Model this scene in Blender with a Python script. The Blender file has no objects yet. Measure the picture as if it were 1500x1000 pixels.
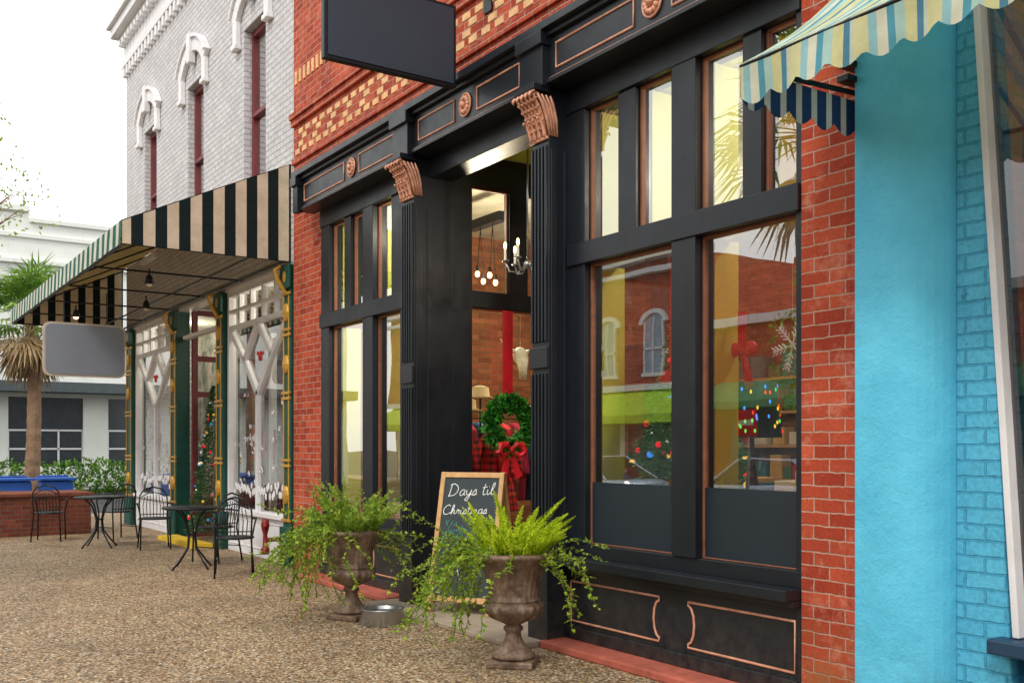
import bpy, math, random
from mathutils import Vector, Matrix
random.seed(7)
sc = bpy.context.scene
R = random.random
def U(a, b): return random.uniform(a, b)
V = Vector

def s2l(c):
    c /= 255.0
    return c/12.92 if c <= 0.04045 else ((c+0.055)/1.055)**2.4
def C(r, g, b): return (s2l(r), s2l(g), s2l(b), 1)

# ------------------------------------------------------------------ node helpers
class NT:
    def __init__(s, name):
        s.m = bpy.data.materials.new(name); s.m.use_nodes = True
        s.t = s.m.node_tree; s.t.nodes.clear()
        s.out = s.n('ShaderNodeOutputMaterial')
    def n(s, typ, **kw):
        nd = s.t.nodes.new(typ)
        for k, v in kw.items(): setattr(nd, k, v)
        return nd
    def l(s, a, b): s.t.links.new(a, b)
    def pos(s): return s.n('ShaderNodeNewGeometry').outputs['Position']
    def noise(s, vec, scale, detail=4, rough=.55):
        nd = s.n('ShaderNodeTexNoise'); nd.inputs['Scale'].default_value = scale
        nd.inputs['Detail'].default_value = detail; nd.inputs['Roughness'].default_value = rough
        if vec is not None: s.l(vec, nd.inputs['Vector'])
        return nd.outputs[0]
    def math(s, op, a, b=None, clamp=False):
        nd = s.n('ShaderNodeMath', operation=op); nd.use_clamp = clamp
        for i, x in enumerate((a, b)):
            if x is None: continue
            if isinstance(x, (int, float)): nd.inputs[i].default_value = x
            else: s.l(x, nd.inputs[i])
        return nd.outputs[0]
    def mix(s, f, a, b, bt='MIX'):
        nd = s.n('ShaderNodeMix', data_type='RGBA', blend_type=bt)
        for i, x in ((0, f), (6, a), (7, b)):
            if isinstance(x, (int, float)): nd.inputs[i].default_value = x
            elif isinstance(x, tuple): nd.inputs[i].default_value = x
            else: s.l(x, nd.inputs[i])
        return nd.outputs[2]
    def ramp(s, f, stops, const=False):
        nd = s.n('ShaderNodeValToRGB'); cr = nd.color_ramp
        if const: cr.interpolation = 'CONSTANT'
        while len(cr.elements) < len(stops): cr.elements.new(0.5)
        for e, (p, c) in zip(cr.elements, stops):
            e.position = p; e.color = c if len(c) == 4 else (*c, 1)
        s.l(f, nd.inputs[0]); return nd.outputs[0]
    def bump(s, h, strength=.3, dist=.01):
        nd = s.n('ShaderNodeBump'); nd.inputs['Strength'].default_value = strength
        nd.inputs['Distance'].default_value = dist; s.l(h, nd.inputs['Height']); return nd.outputs[0]
    def pr(s, col, rough=.6, metal=0, spec=.5, normal=None, emis=None, es=0):
        p = s.n('ShaderNodeBsdfPrincipled')
        for k, x in (('Base Color', col), ('Roughness', rough), ('Metallic', metal)):
            if isinstance(x, (int, float, tuple)): p.inputs[k].default_value = x
            else: s.l(x, p.inputs[k])
        p.inputs['Specular IOR Level'].default_value = spec
        if normal is not None: s.l(normal, p.inputs['Normal'])
        if emis: p.inputs['Emission Color'].default_value = emis; p.inputs['Emission Strength'].default_value = es
        return p.outputs[0]
    def done(s, sh): s.l(sh, s.out.inputs[0]); return s.m

def mul(c, k): return (min(c[0]*k, 1), min(c[1]*k, 1), min(c[2]*k, 1), 1)

def paint(name, col, rough=.5, metal=0, var=.2, ns=4, bump=.15, bs=60, spec=.5, emis=None, es=0):
    t = NT(name); p = t.pos()
    a = t.noise(p, ns, 6, .65)
    f = t.ramp(a, [(.3, (0, 0, 0)), (.7, (1, 1, 1))])
    col2 = t.mix(f, mul(col, 1-var), mul(col, 1+var))
    r = t.math('ADD', t.math('MULTIPLY', a, .25), rough-.12)
    nb = t.bump(t.noise(p, bs, 3), bump, .004)
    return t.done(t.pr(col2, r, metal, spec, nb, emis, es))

def brick(name, c1, c2, mortar, w=.215, h=.075, ms=.007, bump=.8, blot=None, rough=.85, dirt=.3, grime=False):
    t = NT(name); p = t.pos()
    sp = t.n('ShaderNodeSeparateXYZ'); t.l(p, sp.inputs[0])
    wob = t.noise(p, 9, 3)
    x = t.math('ADD', sp.outputs[0], sp.outputs[1])
    x = t.math('ADD', x, t.math('MULTIPLY', wob, .016))
    z = t.math('ADD', sp.outputs[2], t.math('MULTIPLY', t.noise(p, 14, 2), .016))
    cb = t.n('ShaderNodeCombineXYZ'); t.l(x, cb.inputs[0]); t.l(z, cb.inputs[1])
    b = t.n('ShaderNodeTexBrick'); t.l(cb.outputs[0], b.inputs['Vector'])
    b.inputs['Scale'].default_value = 1; b.inputs['Mortar Size'].default_value = ms
    b.inputs['Mortar Smooth'].default_value = .35; b.inputs['Brick Width'].default_value = w
    b.inputs['Row Height'].default_value = h; b.inputs['Bias'].default_value = 0
    b.inputs['Color1'].default_value = c1; b.inputs['Color2'].default_value = c2
    b.inputs['Mortar'].default_value = mortar
    n1 = t.noise(p, 2.2, 6, .7)
    d = t.ramp(n1, [(.3, (1-dirt,)*3), (.65, (1.0, 1.0, 1.0))])
    col = t.mix(1.0, b.outputs['Color'], d, 'MULTIPLY')
    n2 = t.noise(p, 45, 4, .7)
    col = t.mix(1.0, col, t.ramp(n2, [(.25, (.68,)*3), (.6, (1, 1, 1))]), 'MULTIPLY')
    n3 = t.noise(p, 17, 3, .5)
    col = t.mix(t.ramp(n3, [(.68, (0, 0, 0)), (.74, (.6,)*3)]), col, mul(c2, .35))
    if blot:
        f = t.ramp(t.noise(p, 6, 8, .75), [(.53, (0, 0, 0)), (.75, (.65,)*3)])
        col = t.mix(f, col, blot)
    if grime:   # mossy, stained courses close to the pavement
        zf = t.math('SUBTRACT', 1.0, t.math('MULTIPLY', sp.outputs[2], 1.8), True)
        zf = t.math('MULTIPLY', zf, t.ramp(t.noise(p, 8, 6, .7), [(.4, (0, 0, 0)), (.6, (1, 1, 1))]), True)
        col = t.mix(zf, col, C(138, 104, 58))
    hgt = t.math('ADD', t.math('MULTIPLY', b.outputs['Fac'], -1.0), t.math('MULTIPLY', n2, .5))
    return t.done(t.pr(col, rough, 0, .3, t.bump(hgt, bump, .008)))

def stripes(name, axis, pitch, stops, rough=.8, trans=.25, off=0.0):
    t = NT(name); p = t.pos()
    sp = t.n('ShaderNodeSeparateXYZ'); t.l(p, sp.inputs[0])
    q = t.math('ADD', sp.outputs[axis], 100+off)
    f = t.math('FRACT', t.math('DIVIDE', q, pitch))
    col = t.ramp(f, stops, True)
    col = t.mix(1.0, col, t.ramp(t.noise(p, 5, 6, .7), [(.3, (.76, .76, .72)), (.65, (1, 1, 1))]), 'MULTIPLY')
    nb = t.bump(t.noise(p, 3.5, 3), .5, .03)
    a = t.pr(col, rough, 0, .2, nb)
    tr = t.n('ShaderNodeBsdfTranslucent'); t.l(col, tr.inputs[0])
    mx = t.n('ShaderNodeMixShader'); mx.inputs[0].default_value = trans
    t.l(a, mx.inputs[1]); t.l(tr.outputs[0], mx.inputs[2])
    return t.done(mx.outputs[0])

def foliage(name, dark, mid, light, scale=9, trans=.3):
    t = NT(name); p = t.pos()
    a = t.noise(p, scale, 2); b = t.noise(p, scale*9, 2)
    f = t.math('ADD', t.math('MULTIPLY', a, .6), t.math('MULTIPLY', b, .4))
    col = t.ramp(f, [(.34, dark), (.5, mid), (.64, light)])
    s = t.pr(col, .5, 0, .35)
    tr = t.n('ShaderNodeBsdfTranslucent'); t.l(col, tr.inputs[0])
    mx = t.n('ShaderNodeMixShader'); mx.inputs[0].default_value = trans
    t.l(s, mx.inputs[1]); t.l(tr.outputs[0], mx.inputs[2])
    return t.done(mx.outputs[0])

def glass(name, tint=(.96, .98, .97, 1), base=.2, wob=.05):
    t = NT(name)
    tr = t.n('ShaderNodeBsdfTransparent'); tr.inputs[0].default_value = tint
    gl = t.n('ShaderNodeBsdfGlossy'); gl.inputs['Roughness'].default_value = .005
    gl.inputs[0].default_value = (.97, .98, 1, 1)
    nb = t.bump(t.noise(t.pos(), 1.6, 1), wob, .02); t.l(nb, gl.inputs['Normal'])
    fr = t.n('ShaderNodeFresnel'); fr.inputs[0].default_value = 1.5
    f = t.math('ADD', t.math('MULTIPLY', fr.outputs[0], 1.3), base, True)
    mx = t.n('ShaderNodeMixShader'); t.l(f, mx.inputs[0])
    t.l(tr.outputs[0], mx.inputs[1]); t.l(gl.outputs[0], mx.inputs[2])
    return t.done(mx.outputs[0])

def emit(name, col, st):
    t = NT(name); e = t.n('ShaderNodeEmission'); e.inputs[0].default_value = col; e.inputs[1].default_value = st
    return t.done(e.outputs[0])

# ------------------------------------------------------------------ mesh builder
class MB:
    def __init__(s): s.v = []; s.f = []
    def poly(s, pts):
        i = len(s.v); s.v += [tuple(p) for p in pts]; s.f.append(tuple(range(i, i+len(pts)))); return s
    def box(s, x0, x1, y0, y1, z0, z1):
        i = len(s.v)
        s.v += [(x0,y0,z0),(x1,y0,z0),(x1,y1,z0),(x0,y1,z0),(x0,y0,z1),(x1,y0,z1),(x1,y1,z1),(x0,y1,z1)]
        for q in ((0,3,2,1),(4,5,6,7),(0,1,5,4),(1,2,6,5),(2,3,7,6),(3,0,4,7)):
            s.f.append(tuple(i+k for k in q))
        return s
    def prism(s, pts, vec):
        i = len(s.v); n = len(pts); vec = V(vec)
        s.v += [tuple(p) for p in pts] + [tuple(V(p)+vec) for p in pts]
        s.f.append(tuple(i+k for k in range(n))[::-1]); s.f.append(tuple(i+n+k for k in range(n)))
        for k in range(n):
            a, b = k, (k+1) % n; s.f.append((i+a, i+b, i+n+b, i+n+a))
        return s
    def tube(s, path, r, sides=8, closed=False):
        path = [V(p) for p in path]; n = len(path)
        rs = r if isinstance(r, (list, tuple)) else [r]*n
        i0 = len(s.v); prev = None
        for k, p in enumerate(path):
            if closed: d = path[(k+1) % n]-path[k-1]
            else: d = path[min(k+1, n-1)]-path[max(k-1, 0)]
            d = d.normalized() if d.length > 1e-9 else V((0, 0, 1))
            if prev is None:
                a = V((0, 0, 1)) if abs(d.z) < .9 else V((1, 0, 0)); u = d.cross(a).normalized()
            else:
                u = prev-d*prev.dot(d); u = u.normalized() if u.length > 1e-6 else d.orthogonal().normalized()
            prev = u; w = d.cross(u)
            for j in range(sides):
                t = 2*math.pi*j/sides; s.v.append(tuple(p+(u*math.cos(t)+w*math.sin(t))*rs[k]))
        m = n if closed else n-1
        for k in range(m):
            a = i0+k*sides; b = i0+((k+1) % n)*sides
            for j in range(sides):
                j2 = (j+1) % sides; s.f.append((a+j, a+j2, b+j2, b+j))
        if not closed:
            s.f.append(tuple(i0+j for j in range(sides))[::-1]); s.f.append(tuple(i0+(n-1)*sides+j for j in range(sides)))
        return s
    def lathe(s, prof, c=(0, 0, 0), seg=32, mod=None):
        i0 = len(s.v)
        for (r, z) in prof:
            for j in range(seg):
                a = 2*math.pi*j/seg; rr = r*(mod(a, z) if mod else 1)
                s.v.append((c[0]+rr*math.cos(a), c[1]+rr*math.sin(a), c[2]+z))
        for k in range(len(prof)-1):
            for j in range(seg):
                j2 = (j+1) % seg; a = i0+k*seg; b = a+seg; s.f.append((a+j, a+j2, b+j2, b+j))
        s.f.append(tuple(i0+j for j in range(seg))[::-1]); s.f.append(tuple(i0+(len(prof)-1)*seg+j for j in range(seg)))
        return s
    def ball(s, c, rx, ry=None, rz=None, seg=8, rings=5):
        ry = rx if ry is None else ry; rz = rx if rz is None else rz
        i0 = len(s.v)
        for k in range(rings+1):
            ph = math.pi*k/rings
            for j in range(seg):
                a = 2*math.pi*j/seg
                s.v.append((c[0]+rx*math.sin(ph)*math.cos(a), c[1]+ry*math.sin(ph)*math.sin(a), c[2]+rz*math.cos(ph)))
        for k in range(rings):
            for j in range(seg):
                j2 = (j+1) % seg; a = i0+k*seg; b = a+seg; s.f.append((a+j, b+j, b+j2, a+j2))
        return s
    def leaf(s, p, d, n, L, W, bend=.15):
        d = V(d).normalized(); sd = d.cross(V(n))
        sd = sd.normalized() if sd.length > 1e-5 else d.orthogonal().normalized()
        up = sd.cross(d)
        p = V(p); i = len(s.v)
        s.v += [tuple(p), tuple(p+d*L*.45+sd*W*.5+up*L*bend), tuple(p+d*L-up*L*bend*.5), tuple(p+d*L*.45-sd*W*.5+up*L*bend)]
        s.f.append((i, i+1, i+2, i+3)); return s
    def make(s, name, mat, parent=None, smooth=False, bevel=0):
        me = bpy.data.meshes.new(name); me.from_pydata(s.v, [], s.f); me.update()
        o = bpy.data.objects.new(name, me); sc.collection.objects.link(o)
        if mat: me.materials.append(mat)
        if smooth:
            for p in me.polygons: p.use_smooth = True
        if parent: o.parent = parent
        if bevel:
            b = o.modifiers.new('b', 'BEVEL'); b.width = bevel; b.segments = 2; b.limit_method = 'ANGLE'; b.harden_normals = False
        return o

def grp(name, loc=(0, 0, 0), rz=0, scale=1):
    e = bpy.data.objects.new(name, None); e.empty_display_size = .1
    e.location = loc; e.rotation_euler = (0, 0, rz); e.scale = (scale,)*3
    sc.collection.objects.link(e); return e
def rv():
    while True:
        v = V((U(-1, 1), U(-1, 1), U(-1, 1)))
        if .05 < v.length < 1: return v.normalized()

# ------------------------------------------------------------------ materials
def blackpaint():
    t = NT('black_paint'); p = t.pos(); sp = t.n('ShaderNodeSeparateXYZ'); t.l(p, sp.inputs[0])
    a = t.noise(p, 4, 7, .7)
    col = t.mix(t.ramp(a, [(.3, (0, 0, 0)), (.7, (1, 1, 1))]), (.0055, .0085, .0135, 1), (.0095, .0135, .020, 1))
    # rain streaks: noise stretched vertically
    mp = t.n('ShaderNodeMapping'); mp.inputs['Scale'].default_value = (14, 14, .8); t.l(p, mp.inputs[0])
    stn = t.ramp(t.noise(mp.outputs[0], 1.0, 4, .6), [(.55, (0, 0, 0)), (.75, (.22,)*3)])
    col = t.mix(stn, col, (.03, .032, .034, 1))
    zf = t.math('SUBTRACT', 1.0, t.math('MULTIPLY', sp.outputs[2], 1.6), True)
    zf = t.math('MULTIPLY', zf, t.ramp(t.noise(p, 9, 6, .75), [(.38, (0, 0, 0)), (.68, (.6,)*3)]), True)
    col = t.mix(zf, col, (.09, .075, .055, 1))
    chip = t.ramp(t.noise(p, 30, 5, .8), [(.71, (0, 0, 0)), (.74, (.35,)*3)])
    col = t.mix(chip, col, (.08, .07, .06, 1))
    r = t.math('ADD', t.math('MULTIPLY', t.noise(p, 6, 5, .7), .34), .22)
    return t.done(t.pr(col, r, 0, .5, t.bump(t.noise(p, 38, 4, .6), .16, .004)))
m_black = blackpaint()
m_slate = paint('slate_panel', C(26, 38, 48), .5, 0, .06, 2, .02)
m_copper = paint('copper_paint', C(210, 152, 124), .5, .1, .3, 14, .3)
m_copper_d = paint('copper_trim', C(132, 84, 60), .55, .05, .25, 12, .1)
m_red = brick('red_brick', C(206, 92, 60), C(168, 60, 38), C(204, 162, 142), .215, .076, .0055, .8, C(220, 156, 130), .85, .28, True)
m_int = brick('interior_brick', C(184, 116, 78), C(138, 82, 54), C(140, 112, 90), .215, .076, .008)
m_white = brick('white_painted_brick', C(222, 219, 220), C(209, 206, 208), C(184, 180, 184), .215, .08, .009, 1.0, None, .7, .15)
m_bluebr = brick('blue_painted_brick', C(98, 198, 232), C(90, 190, 226), C(76, 172, 210), .215, .08, .008, .9, None, .6, .12)
def stucco():
    t = NT('blue_stucco'); p = t.pos(); sp = t.n('ShaderNodeSeparateXYZ'); t.l(p, sp.inputs[0])
    col = t.mix(t.ramp(t.noise(p, 2.2, 7, .7), [(.32, (0, 0, 0)), (.68, (1, 1, 1))]), C(84, 188, 224), C(104, 206, 238))
    sc_ = t.ramp(t.noise(p, 26, 5, .8), [(.66, (0, 0, 0)), (.72, (.5,)*3)]); col = t.mix(sc_, col, C(160, 220, 236))
    zf = t.math('MULTIPLY', t.math('SUBTRACT', 1.0, t.math('MULTIPLY', sp.outputs[2], 1.3), True), t.ramp(t.noise(p, 5, 6, .75), [(.42, (0, 0, 0)), (.62, (1, 1, 1))]), True)
    col = t.mix(t.math('MULTIPLY', zf, .45), col, C(80, 124, 132))
    h = t.math('ADD', t.noise(p, 7, 4), t.math('MULTIPLY', t.noise(p, 60, 4, .7), .35))
    return t.done(t.pr(col, .72, 0, .35, t.bump(h, .7, .02)))
m_blue = stucco()
m_trim = paint('white_trim', C(228, 226, 228), .6, 0, .08, 5, .2, 40)
m_cream = paint('cream_paint', C(232, 226, 205), .55, 0, .08, 6, .1)
m_creambrick = paint('cream_brick', C(224, 178, 126), .8, 0, .28, 9, .5)
m_lime = paint('yellow_green_paint', C(214, 222, 96), .5, 0, .08, 3, .05)
m_stepred = paint('red_step', C(176, 92, 74), .75, 0, .3, 6, .5)
m_conc = paint('grey_concrete', C(160, 144, 126), .85, 0, .22, 5, .5, 90)
m_green = paint('green_paint', C(16, 78, 66), .45, 0, .2, 5, .1)
m_gold = paint('gold_paint', C(206, 160, 70), .4, .4, .2, 9, .1)
m_iron = paint('black_iron', C(34, 38, 42), .4, .5, .2, 20, .1)
m_steel = paint('steel', C(170, 172, 172), .3, .9, .1, 8, .05)
m_wood = paint('oak_wood', C(206, 160, 106), .5, 0, .2, 12, .2)
m_chalk = paint('chalkboard', C(50, 60, 64), .7, 0, .25, 6, .1)
m_chalkw = paint('chalk', C(238, 240, 236), .9, 0, .1, 40, .1)
m_chalkg = paint('green_chalk', C(90, 160, 130), .9, 0, .3, 30, .1)
def urnmat():
    t = NT('weathered_bronze'); p = t.pos()
    f = t.ramp(t.noise(p, 9, 8, .75), [(.3, C(58, 46, 38)), (.48, C(112, 90, 74)), (.6, C(142, 120, 104)), (.75, C(150, 150, 140))])
    return t.done(t.pr(f, .6, .2, .4, t.bump(t.noise(p, 60, 5, .7), .5, .004)))
m_urn = urnmat()
m_soil = paint('soil', C(50, 36, 26), .95, 0, .4, 30, .8)
m_glass = glass('shop_glass', base=.24)
m_glassd = glass('sash_glass', (.5, .56, .6, 1), .5)
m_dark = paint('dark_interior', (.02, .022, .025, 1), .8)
m_sash = paint('maroon_sash', C(112, 44, 48), .5)
m_redcloth = paint('red_ribbon', C(216, 26, 40), .5, 0, .2, 6, .1)
m_bluebin = paint('blue_plastic', C(28, 88, 178), .45)
m_farwhite = paint('white_stucco', C(226, 228, 222), .8, 0, .06, 1.0, .2)
m_asph = paint('asphalt', (.05, .05, .052, 1), .9, 0, .25, 3, .6, 120)
m_floor = paint('wood_floor', C(120, 86, 60), .5)
m_plaster = paint('plaster', C(196, 196, 176), .8)
m_bulb = emit('bulb_glow', (1, .62, .25, 1), 9)
m_leaf_l = foliage('fern_leaf', C(146, 174, 24), C(198, 218, 38), C(232, 244, 70), 9, .45)
m_leaf_s = foliage('broad_leaf', C(84, 118, 36), C(146, 176, 60), C(200, 212, 104), 9, .4)
m_leaf_v = foliage('vine_leaf', C(76, 114, 28), C(140, 172, 48), C(196, 212, 86), 12, .4)
m_leaf_d = foliage('dark_leaf', C(22, 62, 34), C(48, 100, 56), C(96, 142, 78), 8, .25)
m_leaf_w = foliage('wreath_leaf', C(20, 74, 20), C(44, 128, 38), C(96, 176, 58), 16, .2)
m_palm = foliage('palm_leaf', C(64, 100, 36), C(110, 150, 58), C(164, 190, 96), 3, .3)
m_dead = foliage('dead_frond', C(110, 88, 58), C(160, 132, 94), C(200, 174, 132), 3, .25)
m_bark = paint('palm_bark', C(140, 112, 88), .9, 0, .35, 6, .9, 18)
m_stem = paint('stem', C(84, 84, 34), .8)

def aggregate():
    t = NT('exposed_aggregate'); p = t.pos()
    v = t.n('ShaderNodeTexVoronoi'); v.inputs['Scale'].default_value = 50; t.l(p, v.inputs['Vector'])
    sepc = t.n('ShaderNodeSeparateColor'); t.l(v.outputs['Color'], sepc.inputs[0])
    col = t.ramp(sepc.outputs[0], [(0, C(106, 82, 60)), (.22, C(172, 140, 104)), (.5, C(202, 174, 138)), (.72, C(220, 196, 160)), (.86, C(158, 148, 136)), (1, C(246, 236, 212))])
    e = t.ramp(v.outputs['Distance'], [(.25, (1, 1, 1)), (.62, (.40, .36, .31))])
    col = t.mix(1.0, col, e, 'MULTIPLY')
    big = t.ramp(t.noise(p, .7, 7, .7), [(.32, (.70, .68, .65)), (.62, (1.06, 1.05, 1.02))])
    col = t.mix(1.0, col, big, 'MULTIPLY')
    b2 = t.ramp(t.noise(p, 7, 5, .7), [(.3, (.80,)*3), (.65, (1.08,)*3)])
    col = t.mix(1.0, col, b2, 'MULTIPLY')
    st = t.ramp(t.noise(p, 1.7, 4, .6), [(.60, (0, 0, 0)), (.70, (.45,)*3)])
    col = t.mix(st, col, C(104, 88, 72))
    h = t.math('MULTIPLY', v.outputs['Distance'], -1.0)
    return t.done(t.pr(col, .68, 0, .4, t.bump(h, .8, .008)))
m_agg = aggregate()

# ------------------------------------------------------------------ ground
MB().poly([(-400, -400, -.13), (400, -400, -.13), (400, 400, -.13), (-400, 400, -.13)]).make('ground', m_asph)
MB().box(-24, 8, -4.6, 9, -.13, 0).make('sidewalk', m_agg)
kb = MB().box(-24.0, 8, -4.78, -4.603, -.13, .003).box(-24.18, -24.003, -4.78, 9, -.13, .003)
kb.make('kerb', m_conc, None, False, .015)
MB().box(-60, 12, -13.6, -10.8, -.13, 0).make('far_sidewalk', m_conc)
rm = MB()
for k in range(14): rm.poly([(-60+k*5, -7.75, -.126), (-57+k*5, -7.75, -.126), (-57+k*5, -7.63, -.126), (-60+k*5, -7.63, -.126)])
rm.make('road_marking', m_cream)
fl_ = MB()
for i in range(190):
    x = U(-11, -4.6); y = 4.25-abs(random.gauss(0, .5)); fl_.leaf((x, y, .006), (U(-1, 1), U(-1, 1), .02), (0, 0, 1), U(.02, .04), U(.01, .02), .1)
fl_.make('fallen_leaves', foliage('litter_leaf', C(110, 90, 40), C(150, 140, 60), C(190, 180, 80), 20, .1))

# ------------------------------------------------------------------ MAIN BRICK BUILDING
B = grp('brick_storefront_building')
w = MB()
w.box(-11.73, -10.785, 4.64, 5.0, 0, 4.3)
w.box(-11.73, -3.842, 4.64, 5.0, 4.3, 9.2)
w.box(-3.84, -3.42, 4.60, 5.0, 0, 9.2)
w.box(-11.73, -11.5, 5.0, 12, 4.4, 9.2)
w.box(-3.66, -3.42, 5.0, 12, 4.4, 9.2)
w.box(-11.73, -3.843, 4.60, 4.638, 5.44, 5.515)
w.box(-11.73, -3.843, 4.575, 4.638, 5.518, 5.59)
w.box(-11.73, -3.843, 4.61, 4.638, 4.97, 5.04)
w.make('brick_walls', m_red, B, False, .006)
w = MB(); w.box(-11.72, -11.5, 5.0, 12, 0, 4.4).box(-3.66, -3.43, 5.0, 12, 0, 4.4).box(-11.5, -3.66, 11.8, 12, 0, 4.4)
w.make('interior_brick_walls', m_int, B)
MB().box(-11.5, -3.66, 6.2, 11.8, 0, .07).box(-11.5, -8.32, 4.9, 6.2, 0, .07).box(-6.16, -3.66, 4.9, 6.2, 0, .07).make('interior_floor', m_floor, B)
MB().box(-11.5, -3.66, 4.9, 11.8, 4.36, 4.4).make('ceiling', m_plaster, B)
MB().box(-11.73, -3.42, 4.7, 12, 9.2, 9.3).make('roof', m_conc, B)
cb = MB()
for k in range(4):
    for i in range(40):
        x = -11.66+i*.215+(k % 2)*.107
        if x < -4.2 and (k in (0, 3) or i % 2 == (k//2)): cb.box(x, x+.135, 4.632, 4.66, 5.085+k*.078, 5.148+k*.078)
for i in range(60):
    x = -11.66+i*.13
    if x < -4: cb.box(x, x+.06, 4.625, 4.66, 5.95, 6.11)
cb.make('cream_brick_pattern', m_creambrick, B, False, .005)

bl = MB()
F = 4.61
bl.box(-10.784, -3.843, 4.585, 4.83, 4.03, 4.248)
bl.box(-10.92, -3.843, 4.40, 4.636, 4.25, 4.56)
bl.box(-10.94, -3.843, 4.36, 4.636, 4.562, 4.60)
bl.box(-10.97, -3.843, 4.31, 4.636, 4.602, 4.665)
bl.box(-10.92, -3.843, 4.365, 4.58, 4.215, 4.247)
for (a, b) in ((-10.97, -10.84), (-8.46, -8.16), (-6.33, -6.03)):
    bl.box(a, b, 4.33, 4.40, 4.20, 4.60)
    bl.box(a-.02, b+.02, 4.30, 4.40, 4.50, 4.60)
def post(x0, x1, z0, z1, d=0): bl.box(x0, x1, F-d, 4.76, z0, z1)
post(-6.075, -5.86, .78, 4.03, .012); post(-4.915, -4.69, .78, 4.03, .02); post(-3.885, -3.842, .78, 4.03)
post(-5.486, -5.30, 3.03, 4.03); post(-4.30, -4.15, 3.03, 4.03)
bl.box(-6.05, -3.843, F-.035, 4.765, 2.87, 3.03)
bl.box(-6.05, -3.843, F-.003, 4.765, .68, .78)
bl.box(-6.075, -3.843, 4.47, 4.78, .615, .68)
bl.box(-6.075, -3.843, 4.53, 4.78, .575, .613)
bl.box(-6.075, -3.843, 4.60, 4.8, .06, .573)
bl.box(-6.075, -3.843, 4.565, 4.6, .06, .15)
post(-10.784, -10.55, .78, 4.03, .012); post(-9.66, -9.42, .78, 4.03, .02); post(-8.84, -8.42, .78, 4.03, 0)
post(-10.165, -10.0, 3.03, 4.03); post(-9.03, -8.84, 3.03, 4.03)
bl.box(-10.78, -8.42, F-.035, 4.765, 2.87, 3.03)
bl.box(-10.78, -8.42, F-.003, 4.765, .68, .78)
bl.box(-10.783, -8.42, 4.47, 4.78, .615, .68)
bl.box(-10.783, -8.42, 4.60, 4.8, .06, .613)
bl.box(-10.783, -8.42, 4.565, 4.6, .06, .15)
for (a, b) in ((-8.42, -8.20), (-6.28, -6.07)):
    bl.box(a, b, 4.42, 4.84, 0, 4.2)
    bl.box(a-.02, b+.02, 4.39, 4.42, .0, .34)
    bl.box(a-.01, b+.01, 4.395, 4.42, 2.10, 2.26)
    bl.box(a-.01, b+.01, 4.395, 4.42, .34, .62)
    n = 5
    for k in range(n):
        x = a+.018+k*((b-a-.036)/(n-1))-.009
        bl.box(x, x+.018, 4.398, 4.42, .66, 2.06); bl.box(x, x+.018, 4.398, 4.42, 2.30, 3.78)
    bl.box(a-.03, b+.03, 4.26, 4.42, 4.165, 4.214)
    bl.box(b, b+.008, 4.44, 4.50, .7, 3.75); bl.box(b, b+.008, 4.56, 4.60, .7, 3.75)
for s, xa, xb in ((1, -8.32, -8.20), (-1, -6.28, -6.16)):
    bl.box(xa, xb, 4.84, 5.06, .05, 4.34)
    bl.box(xa+.01, xb-.01, 5.06, 6.1, .05, .68)
    bl.box(xa+.01, xb-.01, 5.06, 6.1, 2.86, 3.02)
    bl.box(xa+.01, xb-.01, 5.06, 6.1, 4.03, 4.34)
    bl.box(xa+.01, xb-.01, 5.50, 5.72, 3.02, 4.03)
    bl.box(xa+.01, xb-.01, 6.0, 6.1, .68, 4.03)
bl.box(-8.2, -7.75, 6.05, 6.15, .05, 4.34); bl.box(-6.75, -6.28, 6.05, 6.15, .05, 4.34)
bl.box(-7.75, -6.75, 6.05, 6.15, 2.25, 2.45); bl.box(-7.75, -6.75, 6.05, 6.15, 3.9, 4.34)
bl.make('black_storefront_frame', m_black, B, False, .006)
dr = MB().box(-7.74, -7.62, 6.08, 6.13, .07, 2.24).box(-6.88, -6.76, 6.08, 6.13, .07, 2.24).box(-7.62, -6.88, 6.08, 6.13, .07, .4).box(-7.62, -6.88, 6.08, 6.13, 2.1, 2.24)
dr.make('entry_door', m_black, B, False, .004)
MB().box(-8.2, -6.28, 4.84, 6.05, 4.342, 4.357).make('recess_soffit', m_lime, B)
MB().box(-8.6, -6.1, 4.13, 6.1, 0, .045).make('entry_apron', m_conc, B, False, .01)
MB().box(-6.08, -3.42, 4.34, 4.60, 0, .058).box(-10.8, -8.62, 4.34, 4.60, 0, .058).make('red_step', m_stepred, B, False, .012)
cp = MB()
def frame(x0, x1, z0, z1, y, r=.009): cp.tube([(x0, y, z0), (x1, y, z0), (x1, y, z1), (x0, y, z1)], r, 6, True)
for (a, b) in ((-10.78, -9.70), (-9.33, -8.56), (-8.06, -7.42), (-7.05, -6.42), (-5.94, -5.07), (-4.70, -3.92)):
    frame(a, b, 4.315, 4.50, 4.396, .009)
cp.tube([(-10.9, 4.40, 4.262), (-3.86, 4.40, 4.262)], .006, 6)
def panel(x0, x1, z0, z1, y, left=False, right=False):
    pts = []
    def arc(xc, sgn, up):
        out = []
        for k in range(7):
            a = -math.pi/2+math.pi*k/6
            zz = (z0+z1)/2+math.sin(a)*(z1-z0)*.42*(1 if up else -1)
            out.append((xc+sgn*math.cos(a)*.055, y, zz))
        return out
    pts += [(x0, y, z0), (x1, y, z0)]
    pts += arc(x1, -1, True) if right else []
    pts += [(x1, y, z1), (x0, y, z1)]
    pts += arc(x0, 1, False) if left else []
    cp.tube(pts, .009, 6, True)
panel(-6.02, -5.04, .19, .49, 4.597, False, True); panel(-4.76, -3.88, .19, .49, 4.597, True, False)
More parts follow.
